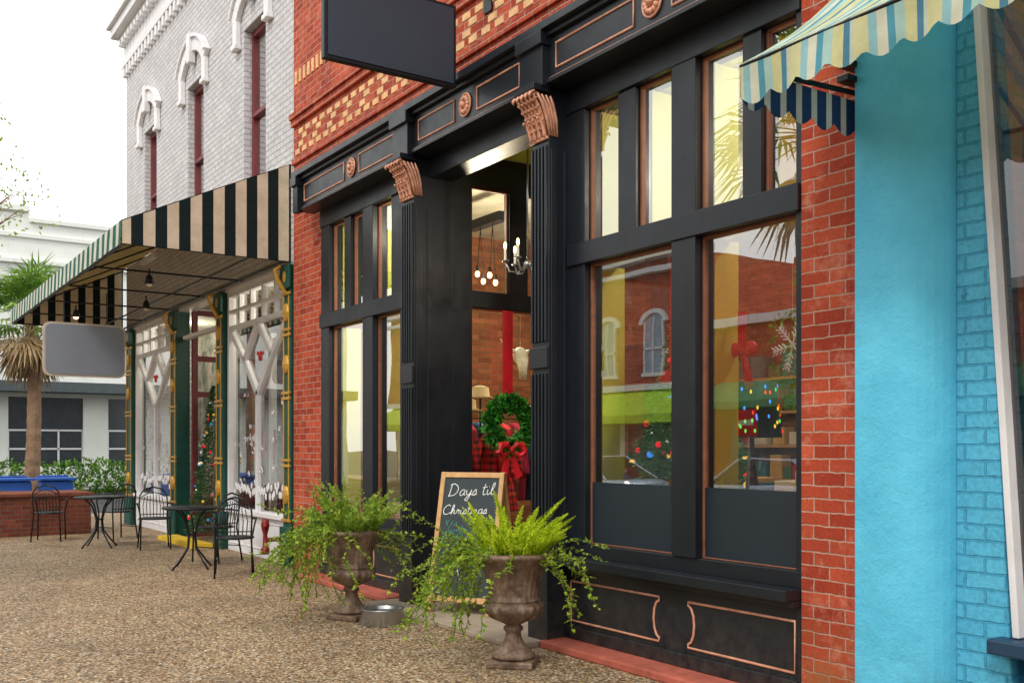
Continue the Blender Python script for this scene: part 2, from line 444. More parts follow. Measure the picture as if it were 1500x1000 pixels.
panel(-10.7, -9.75, .19, .49, 4.597, False, True); panel(-9.45, -8.5, .19, .49, 4.597, True, False)
cp.make('copper_mouldings', m_copper, B, True)
ct = MB()
def glz(x0, x1, z0, z1):
    t = .02; y0, y1 = 4.655, 4.69
    ct.box(x0, x0+t, y0, y1, z0, z1); ct.box(x1-t, x1, y0, y1, z0, z1); ct.box(x0+t, x1-t, y0, y1, z1-t, z1); ct.box(x0+t, x1-t, y0, y1, z0, z0+t*.5)
panes = [(-5.86, -4.915, .78, 2.87), (-4.69, -3.885, .78, 2.87), (-5.86, -5.486, 3.03, 4.03), (-5.30, -4.915, 3.03, 4.03), (-4.69, -4.30, 3.03, 4.03), (-4.15, -3.885, 3.03, 4.03),
         (-10.55, -9.66, .78, 2.87), (-9.42, -8.84, .78, 2.87), (-10.55, -10.165, 3.03, 4.03), (-10.0, -9.66, 3.03, 4.03), (-9.42, -9.03, 3.03, 4.03)]
gm = MB()
for p in panes:
    glz(*p); gm.poly([(p[0], 4.675, p[2]), (p[1], 4.675, p[2]), (p[1], 4.675, p[3]), (p[0], 4.675, p[3])])
gms = MB()
for x in (-8.255, -6.22):
    for (y0, y1, z0, z1) in ((5.06, 5.50, 3.02, 4.03), (5.72, 6.0, 3.02, 4.03), (5.06, 6.0, .68, 2.86)):
        gms.poly([(x, y0, z0), (x, y1, z0), (x, y1, z1), (x, y0, z1)])
        for q in ((y0, y0+.02), (y1-.02, y1)): ct.box(x-.01, x+.02, q[0], q[1], z0, z1)
        ct.box(x-.01, x+.02, y0+.02, y1-.02, z1-.02, z1)
gms.poly([(-7.62, 6.1, .4), (-6.88, 6.1, .4), (-6.88, 6.1, 2.1), (-7.62, 6.1, 2.1)])
gms.poly([(-7.75, 6.1, 2.45), (-6.75, 6.1, 2.45), (-6.75, 6.1, 3.9), (-7.75, 6.1, 3.9)])
ct.make('glazing_beads', m_copper_d, B, False, .003)
gm.make('window_glass', m_glass, B)
gms.make('entry_glass', glass('entry_glass', base=.03), B)
MB().box(-5.838, -4.937, 4.658, 4.67, .79, 1.24).box(-4.668, -3.907, 4.658, 4.67, .79, 1.24).make('blank_window_panels', m_slate, B)  # plain dark boxes blanking out the lower glass
jb = MB()
for (x0, x1, z0, z1) in panes:
    jb.box(x0-.06, x0+.0, 4.77, 4.99, z0, z1)
jb.box(-10.75, -8.45, 4.77, 4.96, 4.05, 4.10); jb.box(-6.05, -3.9, 4.77, 4.96, 4.05, 4.10)
jb.box(-10.75, -8.45, 4.77, 4.95, 2.90, 3.0); jb.box(-6.05, -3.9, 4.77, 4.95, 2.90, 3.0)
jb.make('window_jambs', m_lime, B)
MB().box(-6.1, -3.7, 4.81, 5.9, .40, .47).box(-11.4, -8.4, 4.81, 5.4, .40, .47).make('display_platforms', m_wood, B)
ro = MB()
for x in (-9.51, -7.235, -4.885):
    for j in range(12):
        a = 2*math.pi*j/12
        ro.ball((x+.054*math.cos(a), 4.385, 4.405+.058*math.sin(a)), .023, .022, .023, 8, 5)
    ro.ball((x, 4.37, 4.405), .028, .03, .028)
    ro.tube([(x+.088*math.cos(2*math.pi*k/20), 4.39, 4.405+.094*math.sin(2*math.pi*k/20)) for k in range(20)], .010, 6, True)
    ro.ball((x, 4.398, 4.405), .085, .012, .09, 16, 6)
ro.make('copper_rosettes', m_copper, B, True)
cap = MB(); cdk = MB()
for (a, b) in ((-8.42, -8.20), (-6.28, -6.07)):
    xc = (a+b)/2; hw = (b-a)/2
    prof = [(4.418, 3.84), (4.41, 3.84), (4.40, 3.92), (4.38, 4.0), (4.345, 4.08), (4.30, 4.15), (4.418, 4.155)]
    cdk.prism([(a+.012, y, z) for y, z in prof], (b-a-.024, 0, 0))
    for k in range(-2, 3):
        f = k/2.0; path = []; rs = []
        for i in range(10):
            t = i/9
            y = 4.405-.135*t**2.0; z = 3.84+.30*t
            path.append((xc+f*hw*(.62+.34*t), y, z)); rs.append(.0085+.011*math.sin(math.pi*min(t*.95+.05, 1)))
        x, y, z = path[-1]
        for dy, dz, r_ in ((-.018, .0, .014), (-.03, -.018, .012), (-.022, -.036, .009)):
            path.append((x+f*.008, y+dy, z+dz)); rs.append(r_)
        cap.tube(path, rs, 7)
        for t in (.18, .34, .5, .66, .82):
            y = 4.405-.135*t**2.0-.014; z = 3.84+.30*t; x = xc+f*hw*(.62+.34*t)
            for sg in (-1, 1):
                cap.tube([(x, y, z), (x+sg*.016, y-.014, z+.014), (x+sg*.026, y-.004, z+.028)], [.008, .008, .002], 5)
    for k in (-1.5, -.5, .5, 1.5):
        f = k/2.0; path = []; rs = []
        for i in range(6):
            t = i/5; path.append((xc+f*hw*1.15, 4.398-.055*t**1.6, 3.835+.14*t)); rs.append(.015*(1-.35*t))
        x, y, z = path[-1]; path += [(x, y-.016, z-.004), (x, y-.02, z-.022)]; rs += [.009, .005]
        cap.tube(path, rs, 7)
    for k in range(4):
        q = k/3
        cap.tube([(b+.002, 4.50-.07*q, 3.85), (b+.008, 4.485-.085*q, 3.97), (b+.016, 4.45-.10*q, 4.08), (b+.02, 4.42-.12*q, 4.14)], [.010, .014, .014, .007], 6)
    for xx in (a-.004, b+.004):
        cap.tube([(xx, 4.305+.030*(1-j/14)*math.cos(j*.7), 4.125+.030*(1-j/14)*math.sin(j*.7)) for j in range(13)], .008, 6)
    cap.tube([(a-.01, 4.405, 3.83), (b+.01, 4.405, 3.83)], .012, 8); cap.tube([(a-.02, 4.275, 4.155), (b+.02, 4.275, 4.155)], .010, 8)
cap.make('acanthus_capitals', m_copper, B, True); cdk.make('capital_cores', m_copper_d, B)

# ------------------------------------------------------------------ interior props
def point(name, loc, e, col=(1, .88, .72), r=.12, parent=None):
    l = bpy.data.lights.new(name, 'POINT'); l.energy = e; l.color = col; l.shadow_soft_size = r; l.specular_factor = .1
    o = bpy.data.objects.new(name, l); o.location = loc; sc.collection.objects.link(o)
    if parent: o.parent = parent
pl = grp('pendant_light_cluster', (-9.5, 6.05, 0))
a = MB().box(-.35, .35, -.06, .06, 4.0, 4.1)
bb = MB()
for k in range(6):
    x = -.32+k*.128; z = 3.36+(k % 3)*.05; y = (k % 2)*.16-.08
    a.tube([(x, y*.5, 4.0), (x, y, z+.07)], .005, 5)
    a.lathe([(.015, 0), (.018, .06)], (x, y, z+.03), 8)
    bb.ball((x, y, z), .028, .028, .036)
a.make('rail_and_cords', m_iron, pl); bb.make('bulbs', m_bulb, pl, True)
point('bulb_light', (0, 0, 3.2), 130, (1, .82, .58), parent=pl)
ch = grp('chandelier', (-7.25, 5.05, 0))
a = MB(); bb = MB(); cw = MB()
a.tube([(0, 0, 4.34), (0, 0, 3.15)], .01, 6); a.ball((0, 0, 3.12), .04)
for k in range(6):
    t = k*math.pi/3; c, s_ = math.cos(t), math.sin(t)
    a.tube([(0, 0, 3.15), (c*.08, s_*.08, 3.05), (c*.16, s_*.16, 3.06), (c*.2, s_*.2, 3.14)], .009, 6)
    a.lathe([(.012, 0), (.035, .01), (.035, .016)], (c*.2, s_*.2, 3.14), 10)
    cw.tube([(c*.2, s_*.2, 3.15), (c*.2, s_*.2, 3.25)], .011, 8)
    bb.ball((c*.2, s_*.2, 3.285), .014, .014, .035)
a.make('arms', m_steel, ch, True); cw.make('candles', m_cream, ch); bb.make('flame_bulbs', m_bulb, ch, True)
for (x, y, e_) in ((-6.5, 8.2, 130), (-4.25, 5.9, 75), (-8.75, 4.98, 30)):  # lamps added to brighten the shop interior, Christmas tree and window jambs
    ic = grp('interior_fill_lamp', (x, y, 4.05)); MB().lathe([(.05, .25), (.10, .1), (.13, 0)], (0, 0, 0), 20).tube([(0, 0, .25), (0, 0, .31)], .02).make('shade', m_iron, ic); MB().ball((0, 0, .02), .05).make('bulb', m_bulb, ic)
    point('bulb_light', (0, 0, -.2), e_, parent=ic)

wr = grp('christmas_wreath', (-8.14, 5.43, 1.72))
a = MB()
for i in range(1900):
    t = U(0, 2*math.pi); rr = .20+U(-.075, .08); y = math.cos(t)*rr; z = math.sin(t)*rr
    d = (rv()+V((.5, math.cos(t)*.6, math.sin(t)*.6))).normalized()
    a.leaf((U(0, .05), y, z), d, rv(), U(.04, .10), .03)
a.make('leaves', m_leaf_w, wr)
a = MB()
for sgn in (-1, 1):
    a.tube([(.05, 0, -.24), (.07, sgn*.06, -.19), (.07, sgn*.13, -.20), (.07, sgn*.15, -.26), (.06, sgn*.10, -.30), (.05, 0, -.25)], [.015, .035, .04, .04, .03, .015], 7)
    a.prism([(.05, 0, -.25), (.05, sgn*.03, -.25), (.06, sgn*.13, -.50), (.06, sgn*.05, -.53)], (.008, 0, 0))
a.ball((.06, 0, -.245), .035)
a.make('bow', m_redcloth, wr, False)
MB().box(-.003, .003, -.06, .06, .2, 1.12).make('hanging_ribbon', m_redcloth, wr)

def xmas_tree(name, loc, H, rad, n=4200, es=.5):
    g = grp(name, loc)
    a = MB(); MB().tube([(0, 0, 0), (0, 0, H*.95)], [.04, .01], 7).make('trunk', m_bark, g)
    orn = [MB() for _ in range(4)]
    for i in range(n):
        t = R()**1.5; z = .12+t*(H-.15); tier = 1-.28*((z*5/H) % 1)
        rr = rad*(1-t)*tier+.02; an = U(0, 2*math.pi); q = rr*math.sqrt(U(.35, 1))
        d = V((math.cos(an), math.sin(an), U(-.5, .35)))
        a.leaf((q*math.cos(an), q*math.sin(an), z), d+rv()*.5, rv(), U(.05, .1), .022)
    for i in range(110):
        t = R()**1.3; z = .15+t*(H-.2); an = U(0, 2*math.pi); rr = rad*(1-t)*.95+.02
        orn[i % 4].ball((rr*math.cos(an), rr*math.sin(an), z), U(.012, .028))
    a.make('needles', m_leaf_d if es < 1 else m_leaf_t, g)
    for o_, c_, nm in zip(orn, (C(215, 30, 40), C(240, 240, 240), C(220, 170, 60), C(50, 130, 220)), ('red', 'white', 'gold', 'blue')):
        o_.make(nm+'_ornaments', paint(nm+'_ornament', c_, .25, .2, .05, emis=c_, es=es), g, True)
m_leaf_t = foliage('frosted_needles', C(50, 116, 70), C(100, 166, 108), C(170, 206, 150), 8, .25)
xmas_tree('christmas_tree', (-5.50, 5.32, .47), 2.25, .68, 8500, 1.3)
xmas_tree('christmas_tree', (-16.15, 5.05, .02), 2.5, .46, 4200)
ls = grp('string_light_lampshade', (-4.90, 5.35, .03))
MB().lathe([(.21, 1.54), (.19, 1.7), (.17, 1.93), (.165, 1.93), (.19, 1.56)], (0, 0, 0), 24).make('shade', paint('dark_shade', C(24, 44, 46), .7), ls, True)
MB().lathe([(.1, .44), (.1, .47), (.03, .6), (.06, 1.1), (.02, 1.4), (.015, 1.56)], (0, 0, 0), 14).make('base', m_urn, ls, True)
for q, c_ in enumerate((C(240, 60, 50), C(80, 220, 90), C(250, 200, 60), C(70, 150, 250))):
    a = MB()
    for i in range(16):
        an = U(0, 6.283); z = U(1.58, 1.9); rr = .212-(z-1.54)*.11
        a.ball((rr*math.cos(an), rr*math.sin(an), z), .008, .008, .015, 6, 4)
    a.make('bulbs_%d' % q, emit('led%d' % q, c_, 1.6), ls)
sf = grp('snowflake_decoration', (-4.12, 4.86, 2.13))
a = MB()
for k in range(6):
    t = k*math.pi/3+.2; c, s_ = math.cos(t), math.sin(t)
    a.tube([(0, 0, 0), (c*.16, 0, s_*.16)], .006, 5)
    for r0 in (.05, .08, .11, .135):
        for sg in (-.8, .8):
            a.tube([(c*r0, 0, s_*r0), (c*r0+math.cos(t+sg)*.04, 0, s_*r0+math.sin(t+sg)*.04)], .005, 5)
a.tube([(0, 0, .16), (0, 0, .72)], .0015, 4)
a.make('flake', m_trim, sf)
def ribbon(name, x, y, z0, z1, w_=.07):
    g = grp(name, (x, y, 0))
    MB().box(-w_/2, w_/2, -.004, .004, z0, z1).make('tail', m_redcloth, g)
    MB().ball((-.07, 0, z0), .07, .03, .05).ball((.07, 0, z0), .07, .03, .05).ball((0, 0, z0), .03).prism([(-.02, 0, z0), (.02, 0, z0), (.1, 0, z0-.25), (.03, 0, z0-.27)], (0, .006, 0)).make('bow', m_redcloth, g, True)
ribbon('red_ribbon_bow', -5.22, 4.9, 2.0, 2.85)
ribbon('red_ribbon_bow', -4.62, 4.95, 2.15, 2.4)
def plaid():
    t = NT('red_plaid'); p = t.pos(); sp = t.n('ShaderNodeSeparateXYZ'); t.l(p, sp.inputs[0])
    fy = t.math('GREATER_THAN', t.math('FRACT', t.math('MULTIPLY', sp.outputs[1], 14)), .55)
    fz = t.math('GREATER_THAN', t.math('FRACT', t.math('MULTIPLY', t.math('ADD', sp.outputs[2], 50), 14)), .55)
    f = t.math('MULTIPLY', t.math('ADD', fy, fz), .48)
    return t.done(t.pr(t.mix(f, C(215, 38, 48), C(28, 18, 30)), .8))
m_plaid = plaid()
def oval(mb, prof, seg=22):
    i0 = len(mb.v)
    for (rx, ry, z) in prof:
        for j in range(seg):
            t = 2*math.pi*j/seg; q = 1+.05*math.sin(t*7)*(1 if z < 1.1 else 0); mb.v.append((rx*q*math.cos(t), ry*q*math.sin(t), z))
    for k in range(len(prof)-1):
        for j in range(seg):
            j2 = (j+1) % seg; a_ = i0+k*seg; b_ = a_+seg; mb.f.append((a_+j, a_+j2, b_+j2, b_+j))
    mb.f.append(tuple(i0+(len(prof)-1)*seg+j for j in range(seg))); return mb
def mannequin(loc, mat):
    mq = grp('dressed_mannequin', loc)
    oval(MB(), [(.22, .25, .72), (.17, .20, .98), (.12, .15, 1.12), (.12, .16, 1.25), (.13, .18, 1.36), (.10, .21, 1.46), (.06, .12, 1.52)]).tube([(0, -.2, 1.44), (.03, -.27, 1.25), (.08, -.25, 1.02)], [.055, .05, .04]).tube([(0, .2, 1.44), (.03, .27, 1.25), (.08, .25, 1.02)], [.055, .05, .04]).make('coat', mat, mq, True)
    MB().tube([(0, 0, 1.5), (0, 0, 1.6)], .05).ball((0, 0, 1.71), .085, .075, .115, 12, 8).make('head_form', m_cream, mq, True)
    MB().tube([(0, 0, .07), (0, 0, .74)], .015).lathe([(.16, .07), (.16, .085), (.02, .1)], (0, 0, 0), 18).make('stand', m_iron, mq)
    MB().tube([(.02, -.06, 1.52), (.09, 0, 1.48), (.02, .06, 1.52)], .035).prism([(.12, -.06, 1.47), (.12, .05, 1.47), (.16, .06, 1.0), (.16, -.05, 1.0)], (.02, 0, 0)).make('scarf', m_redcloth, mq, True)
mannequin((-8.72, 5.66, .12), m_plaid); mannequin((-8.95, 5.12, 0), paint('maroon_coat', C(150, 30, 70), .9))
mannequin((-4.35, 5.75, 0), paint('patterned_sweater', C(60, 140, 150), .9, 0, .7, 26))
gr = grp('garment_rack', (-9.4, 6.1, 0))
MB().tube([(0, -.7, .07), (0, -.7, 1.82), (0, .9, 1.82), (0, .9, .07)], .015, 6).make('rail', m_iron, gr)
gmt = [m_plaid, paint('maroon_wool', C(150, 28, 60), .9), paint('navy_wool', C(60, 90, 130), .9), paint('tan_wool', C(190, 160, 120), .9)]
for k in range(9):
    y = -.6+k*.16
    MB().prism([(-.2, y, 1.7), (-.05, y, 1.78), (.05, y, 1.78), (.2, y, 1.7), (.3, y, 1.2), (.22, y, 1.18), (.2, y, .9), (-.2, y, .9), (-.22, y, 1.18), (-.3, y, 1.2)], (0, .09, 0)).make('garment_%d' % k, gmt[k % 4], gr, False, .03)
ht = grp('hat_display', (-8.6, 5.24, 1.86))
MB().lathe([(.17, 0), (.18, .01), (.1, .03), (.09, .12), (.04, .14)], (0, 0, 0), 18).lathe([(.17, 0), (.18, .01), (.1, .03), (.09, .12), (.04, .14)], (-.3, .35, .15), 18).make('hats', paint('straw', C(200, 176, 130), .8), ht, True)
MB().tube([(0, 0, -1.79), (0, 0, 0)], .012, 6).tube([(-.3, .35, -1.79), (-.3, .35, .15)], .012, 6).make('stand', m_iron, ht)
sk = grp('cow_skull_ornament', (-8.75, 6.0, 2.42))
MB().ball((0, 0, .05), .06, .09, .1, 10, 7).tube([(.03, 0, .02), (.05, 0, -.1), (.05, 0, -.2)], [.07, .045, .035], 8).tube([(0, -.08, .1), (0, -.18, .12), (0, -.25, .22)], [.025, .018, .004], 7).tube([(0, .08, .1), (0, .18, .12), (0, .25, .22)], [.025, .018, .004], 7).tube([(0, 0, .14), (0, 0, 1.94)], .002, 4).make('skull', m_cream, sk, True)
dt = grp('display_table', (-6.4, 7.6, 0))
MB().box(-1.2, 1.2, -.5, .5, .85, .9).box(-1.15, -1.07, -.45, -.37, .07, .85).box(1.07, 1.15, -.45, -.37, .07, .85).box(-1.15, -1.07, .37, .45, .07, .85).box(1.07, 1.15, .37, .45, .07, .85).make('table', m_wood, dt, False, .005)
for k in range(9):
    MB().box(-1.1+k*.25, -.93+k*.25, -.2, .2, .902, .98+R()*.3).make('boxed_goods_%d' % k, paint('goods%d' % k, C(*random.choice([(180, 40, 40), (230, 220, 200), (40, 80, 90), (200, 160, 90)])), .6), dt, False, .01)
# wall shelves with goods along the back wall
shf = grp('wall_shelves', (0, 0, 0)); q_ = MB()
for z in (1.0, 1.5, 2.0, 2.5): q_.box(-11.2, -6.0, 11.45, 11.78, z, z+.04)
q_.make('boards', m_wood, shf)
gm_ = [paint('shelf_goods_%d' % i, C(*c_), .6) for i, c_ in enumerate([(190, 40, 44), (226, 220, 200), (60, 120, 130), (210, 170, 90), (70, 110, 70)])]
gb = [MB() for _ in gm_]
for z in (1.04, 1.54, 2.04, 2.54):
    x = -11.1
    while x < -6.2:
        w_ = U(.1, .3); random.choice(gb).box(x, x+w_, 11.5, 11.72, z+.002, z+U(.15, .38)); x += w_+U(.02, .15)
for i, (b_, m_) in enumerate(zip(gb, gm_)): b_.make('goods_%d' % i, m_, shf, False, .01)

# ------------------------------------------------------------------ hanging blank sign
hs = grp('hanging_sign')
MB().box(-7.27, -7.21, 3.10, 4.29, 4.52, 5.21).make('board_frame', m_iron, hs, False, .006)
MB().box(-7.205, -7.2, 3.13, 4.26, 4.55, 5.18).make('board_face', paint('sign_slate', C(44, 56, 70), .5, 0, .05, 1.5, .02), hs)
MB().tube([(-7.24, 4.64, 5.38), (-7.24, 3.0, 5.38)], .018, 8).tube([(-7.24, 3.3, 5.38), (-7.24, 3.3, 5.2)], .008, 6).tube([(-7.24, 4.1, 5.38), (-7.24, 4.1, 5.2)], .008, 6).box(-7.30, -7.18, 4.62, 4.64, 5.25, 5.5).make('bracket', m_iron, hs)

# ------------------------------------------------------------------ WHITE BRICK BUILDING
W = grp('white_brick_building')
YW = 4.7
w = MB()
x0, x1 = -20.7, -11.732
wc = (-13.3, -16.05, -18.85); hwid = .43
w.box(x0, x1, YW, 5.0, 3.82, 5.0)
edges = [x0]+sum([[c-hwid, c+hwid] for c in sorted(wc)], [])+[x1]
for i in range(0, len(edges), 2): w.box(edges[i], edges[i+1], YW, 5.0, 5.0, 7.35)
w.box(x0, x1, YW, 5.0, 7.35, 9.0)
w.box(x0, x0+.3, 5.0, 12, 0, 9.0); w.box(x0, x1, 11.7, 12, 0, 9); w.box(x1-.2, x1, 5.0, 11.7, 0, 9)
w.make('painted_brick_walls', m_white, W, False, .006)
cr = MB()
cr.box(x0-.06, x1, YW-.08, 5.0, 9.0, 9.14).box(x0-.03, x1, YW-.04, 5.0, 9.142, 9.52).box(x0-.12, x1, YW-.12, 5.0, 9.522, 9.62)
cr.box(x0-.24, x1, YW-.26, 5.0, 9.622, 9.80).box(x0-.30, x1, YW-.33, 5.0, 9.802, 9.93)
k = x0
while k < x1-.1:
    cr.box(k, k+.11, YW-.075, YW, 8.82, 8.998); cr.box(k+.02, k+.12, YW-.16, YW-.041, 9.40, 9.52); k += .24
for c in wc:
    cr.box(c-hwid-.08, c+hwid+.08, YW-.07, 5.0, 4.9, 4.998)
    n = 12; ang = 1.0; Rr = .72/math.sin(ang)
    zc = 7.95-Rr
    for k in range(n):
        a0 = -ang+2*ang*k/n; a1 = -ang+2*ang*(k+1)/n
        def P(a, r, y): return (c+math.sin(a)*r, y, zc+math.cos(a)*r)
        cr.prism([P(a0, Rr-.15, YW-.08), P(a1, Rr-.15, YW-.08), P(a1, Rr+.05, YW-.08), P(a0, Rr+.05, YW-.08)], (0, .078, 0))
        cr.prism([P(a0, Rr+.05, YW-.12), P(a1, Rr+.05, YW-.12), P(a1, Rr+.10, YW-.12), P(a0, Rr+.10, YW-.12)], (0, .118, 0))
    ze = zc+math.cos(ang)*Rr
    for sg in (-1, 1):
        xx = c+sg*.63
        cr.box(xx-.08, xx+.08, YW-.078, YW-.003, ze-.36, ze-.04); cr.box(xx-.10, xx+.10, YW-.10, YW-.002, ze-.43, ze-.36)
    cr.prism([(c-.07, YW-.13, 7.62), (c+.07, YW-.13, 7.62), (c+.10, YW-.13, 8.09), (c-.10, YW-.13, 8.09)], (0, .11, 0))
cr.make('cornice_and_hoods', m_trim, W, False, .01)
ss = MB(); gg = MB(); dk = MB()
for c in wc:
    a, b = c-hwid, c+hwid
    ss.box(a, a+.06, 4.81, 4.89, 5.0, 7.35).box(b-.06, b, 4.81, 4.89, 5.0, 7.35).box(a+.06, b-.06, 4.81, 4.89, 7.27, 7.35).box(a+.06, b-.06, 4.81, 4.89, 5.0, 5.08).box(a+.06, b-.06, 4.80, 4.89, 6.13, 6.19)
    gg.poly([(a, 4.86, 5.0), (b, 4.86, 5.0), (b, 4.86, 7.35), (a, 4.86, 7.35)]); dk.poly([(a-.3, 5.05, 4.9), (b+.3, 5.05, 4.9), (b+.3, 5.05, 7.4), (a-.3, 5.05, 7.4)])
ss.make('sash_frames', m_sash, W, False, .004); gg.make('sash_glass', m_glassd, W); dk.make('window_curtains', m_cream, W)
ws = MB(); gg2 = MB()
def bay(a, b):
    ws.box(a, a+.07, YW+.03, 4.84, .62, 3.78).box(b-.07, b, YW+.03, 4.84, .62, 3.78)
    ws.box(a+.07, b-.07, YW+.03, 4.84, 3.70, 3.78).box(a, b, YW-.02, 4.86, .56, .62)
    ws.box(a, b, YW+.04, 4.86, 0, .56)
    ws.box(a+.07, b-.07, YW+.04, 4.82, 3.22, 3.28).box(a+.07, b-.07, YW+.04, 4.82, 3.46, 3.51)
    n = 5; iw = b-a
    for k in range(1, n): ws.box(a+iw*k/n-.025, a+iw*k/n+.025, YW+.045, 4.815, 3.28, 3.70)
    for k in range(3):
        q0 = a+.1+k*(iw-.1)/3
        ws.tube([(q0, YW+.04, .12), (q0+(iw-.4)/3, YW+.04, .12), (q0+(iw-.4)/3, YW+.04, .48), (q0, YW+.04, .48)], .014, 4, True)
    c = (a+b)/2; y = YW+.05
    def bar(p, q, r=.045):
        p = V((p[0], y, p[1])); q = V((q[0], y, q[1])); d = (q-p).normalized(); n_ = V((-d.z, 0, d.x))*r
        ws.prism([p-n_, q-n_, q+n_, p+n_], (0, .06, 0))
    l_, r_ = a+iw*.27, b-iw*.27
    bar((c, 3.24), (l_, 2.74)); bar((c, 3.24), (r_, 2.74)); bar((l_, 2.74), (c, 2.24)); bar((r_, 2.74), (c, 2.24))
    bar((a+.05, 3.20), (l_, 2.74)); bar((b-.05, 3.20), (r_, 2.74)); bar((c, 2.27), (c, .62), .045)
    gg2.poly([(a, 4.80, .62), (b, 4.80, .62), (b, 4.80, 3.75), (a, 4.80, 3.75)])
bay(-20.1, -17.45); bay(-14.55, -12.2)
ws.box(-16.9, -14.90, YW+.04, 4.84, 3.3, 3.36).box(-20.4, -11.9, YW+.01, 4.9, 3.78, 3.82)
ws.box(-15.2, -15.1, 5.6, 5.7, 0, 3.3).box(-16.75, -14.96, 6.6, 6.7, 2.4, 3.3)
ws.make('white_storefront_windows', m_trim, W, False, .004)
gg2.make('storefront_glass', m_glass, W)
dbk = NT('display_back'); p_ = dbk.pos(); f_ = dbk.ramp(dbk.noise(p_, 3.2, 5, .7), [(.34, C(50, 70, 56)), (.46, C(120, 126, 112)), (.58, C(176, 170, 156)), (.68, C(130, 76, 68))])
MB().box(-20.4, -17.6, 6.0, 6.1, 0, 3.8).box(-14.5, -11.94, 6.0, 6.1, 0, 3.8).make('display_backdrop', dbk.done(dbk.pr(f_, .8)), W)
MB().box(-20.4, -11.94, 4.87, 11.7, 3.83, 3.87).make('shop_ceiling', m_plaster, W)
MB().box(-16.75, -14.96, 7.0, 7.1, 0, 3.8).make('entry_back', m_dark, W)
# glazed return of the recessed entry
es_ = MB()
for y in (4.9, 5.55, 6.2, 6.9): es_.box(-16.97, -16.89, y, y+.09, 0, 3.8)
for z in (0, .55, 2.35, 2.95, 3.72): es_.box(-16.965, -16.895, 4.99, 6.9, z, z+.09)
es_.box(-16.95, -16.91, 4.99, 6.9, .09, .55); es_.make('entry_return_frame', paint('entry_maroon', C(128, 60, 62), .5), W, False, .004)
MB().poly([(-16.93, 4.9, .5), (-16.93, 7, .5), (-16.93, 7, 3.8), (-16.93, 4.9, 3.8)]).make('entry_return_glass', m_glass, W)
point('display_light', (-13.4, 5.4, 3.5), 45, (1, .9, .75), .2, W); point('display_light', (-18.8, 5.4, 3.5), 45, (1, .9, .75), .2, W)
cg = MB(); cgo = MB()
for (a, b) in ((-20.58, -20.14), (-17.40, -17.05), (-14.90, -14.60), (-12.16, -11.90)):
    cg.box(a, b, YW-.03, 4.9, 0, 3.80); cg.box(a-.03, b+.03, YW-.07, YW-.03, 0, .5); cg.box(a-.03, b+.03, YW-.07, YW-.03, 3.5, 3.8)
    xc = (a+b)/2
    cgo.box(a+.03, a+.06, YW-.045, YW-.032, .55, 3.45).box(b-.06, b-.03, YW-.045, YW-.032, .55, 3.45)
    for z in (.56, 1.25, 1.32, 2.1, 2.17, 2.9, 2.97, 3.42): cgo.box(a-.01, b+.01, YW-.055, YW-.028, z, z+.035)
    for z in (3.65, 3.2, 2.55, .9): cgo.ball((xc, YW-.04, z), .1, .04, .12, 12, 6)
    cgo.tube([(xc, YW-.05, 3.45), (xc, YW-.15, 3.6), (xc, YW-.19, 3.72), (xc, YW-.12, 3.78)], .03, 7)
cg.make('green_pilasters', m_green, W, False, .008); cgo.make('gold_ornaments', m_gold, W, False, .004)
MB().box(-16.8, -14.9, 4.3, 4.62, 0, .06).make('yellow_threshold', paint('yellow_paint', C(230, 190, 50), .6), W)
a = MB(); a2 = MB()
for (x0_, x1_) in ((-14.35, -12.35), (-19.9, -17.8)):
    for k in range(24):
        x = U(x0_, x1_); z = U(.95, 2.3); r = U(.03, .08); t0 = U(0, 6)
        a.tube([(x+r*(1-j/12)*math.cos(t0+j*.55), 4.775, z+r*(1-j/12)*math.sin(t0+j*.55)) for j in range(11)], .008, 4)
    for k in range(40):
        x = x0_+(x1_-x0_)*k/39; a.ball((x, 4.775, .80+.08*abs(math.sin(k*1.9))+R()*.12), .035, .008, .05)
    a2.ball(((x0_+x1_)/2-.06, 4.79, 2.80), .04, .02, .03).ball(((x0_+x1_)/2+.06, 4.79, 2.80), .04, .02, .03).ball(((x0_+x1_)/2, 4.79, 2.74), .015, .02, .05)
    for k in range(5): a2.tube([(x0_+.2+k*.4, 5.0, 1.2+R()*.3), (x0_+.22+k*.4, 5.0, 1.55+R()*.3)], .02, 6)
a.make('white_window_decorations', m_trim, W); a2.make('red_window_decorations', m_redcloth, W)

# ------------------------------------------------------------------ BLACK/CREAM AWNING
A = grp('striped_awning')
blk = C(24, 40, 42); crm = C(228, 212, 188)
m_sx = stripes('black_cream_stripe_y', 1, .272, [(0, blk), (.5, crm)], .8, .18, .05)
m_sxx = stripes('black_cream_stripe_x', 0, .3, [(0, blk), (.5, C(224, 206, 160))], .8, .4)
m_val = stripes('green_white_stripe', 0, .3, [(0, C(60, 112, 100)), (.5, C(226, 228, 214))], .8, .2)
XN, XF, YO, YI = -11.96, -20.98, 2.67, 4.695
def cheek(mb, x, t):
    mb.prism([(x, YO, 3.84), (x, YI, 3.84), (x, YI, 5.06), (x, YO, 4.10)], (t, 0, 0))
c1 = MB(); cheek(c1, XN, -.006); cheek(c1, XF, .006); c1.make('cheeks', m_sx, A)
MB().prism([(XN, YO+.004, 4.10), (XN, YI, 5.06), (XN, YI, 5.068), (XN, YO, 4.112)], (XF-XN, 0, 0)).make('slope', m_sxx, A)
vl_ = MB(); nv = 90
for i in range(nv):
    xa = XF+(XN-XF)*i/nv; xb = XF+(XN-XF)*(i+1)/nv
    def vy(x): return YO-.010-.012*abs(math.sin(x*4.1))
    vl_.poly([(xa, vy(xa), 3.84), (xb, vy(xb), 3.84), (xb, YO-.006, 4.112), (xa, YO-.006, 4.112)])
vl_.make('valance', m_val, A, True)
fr = MB()
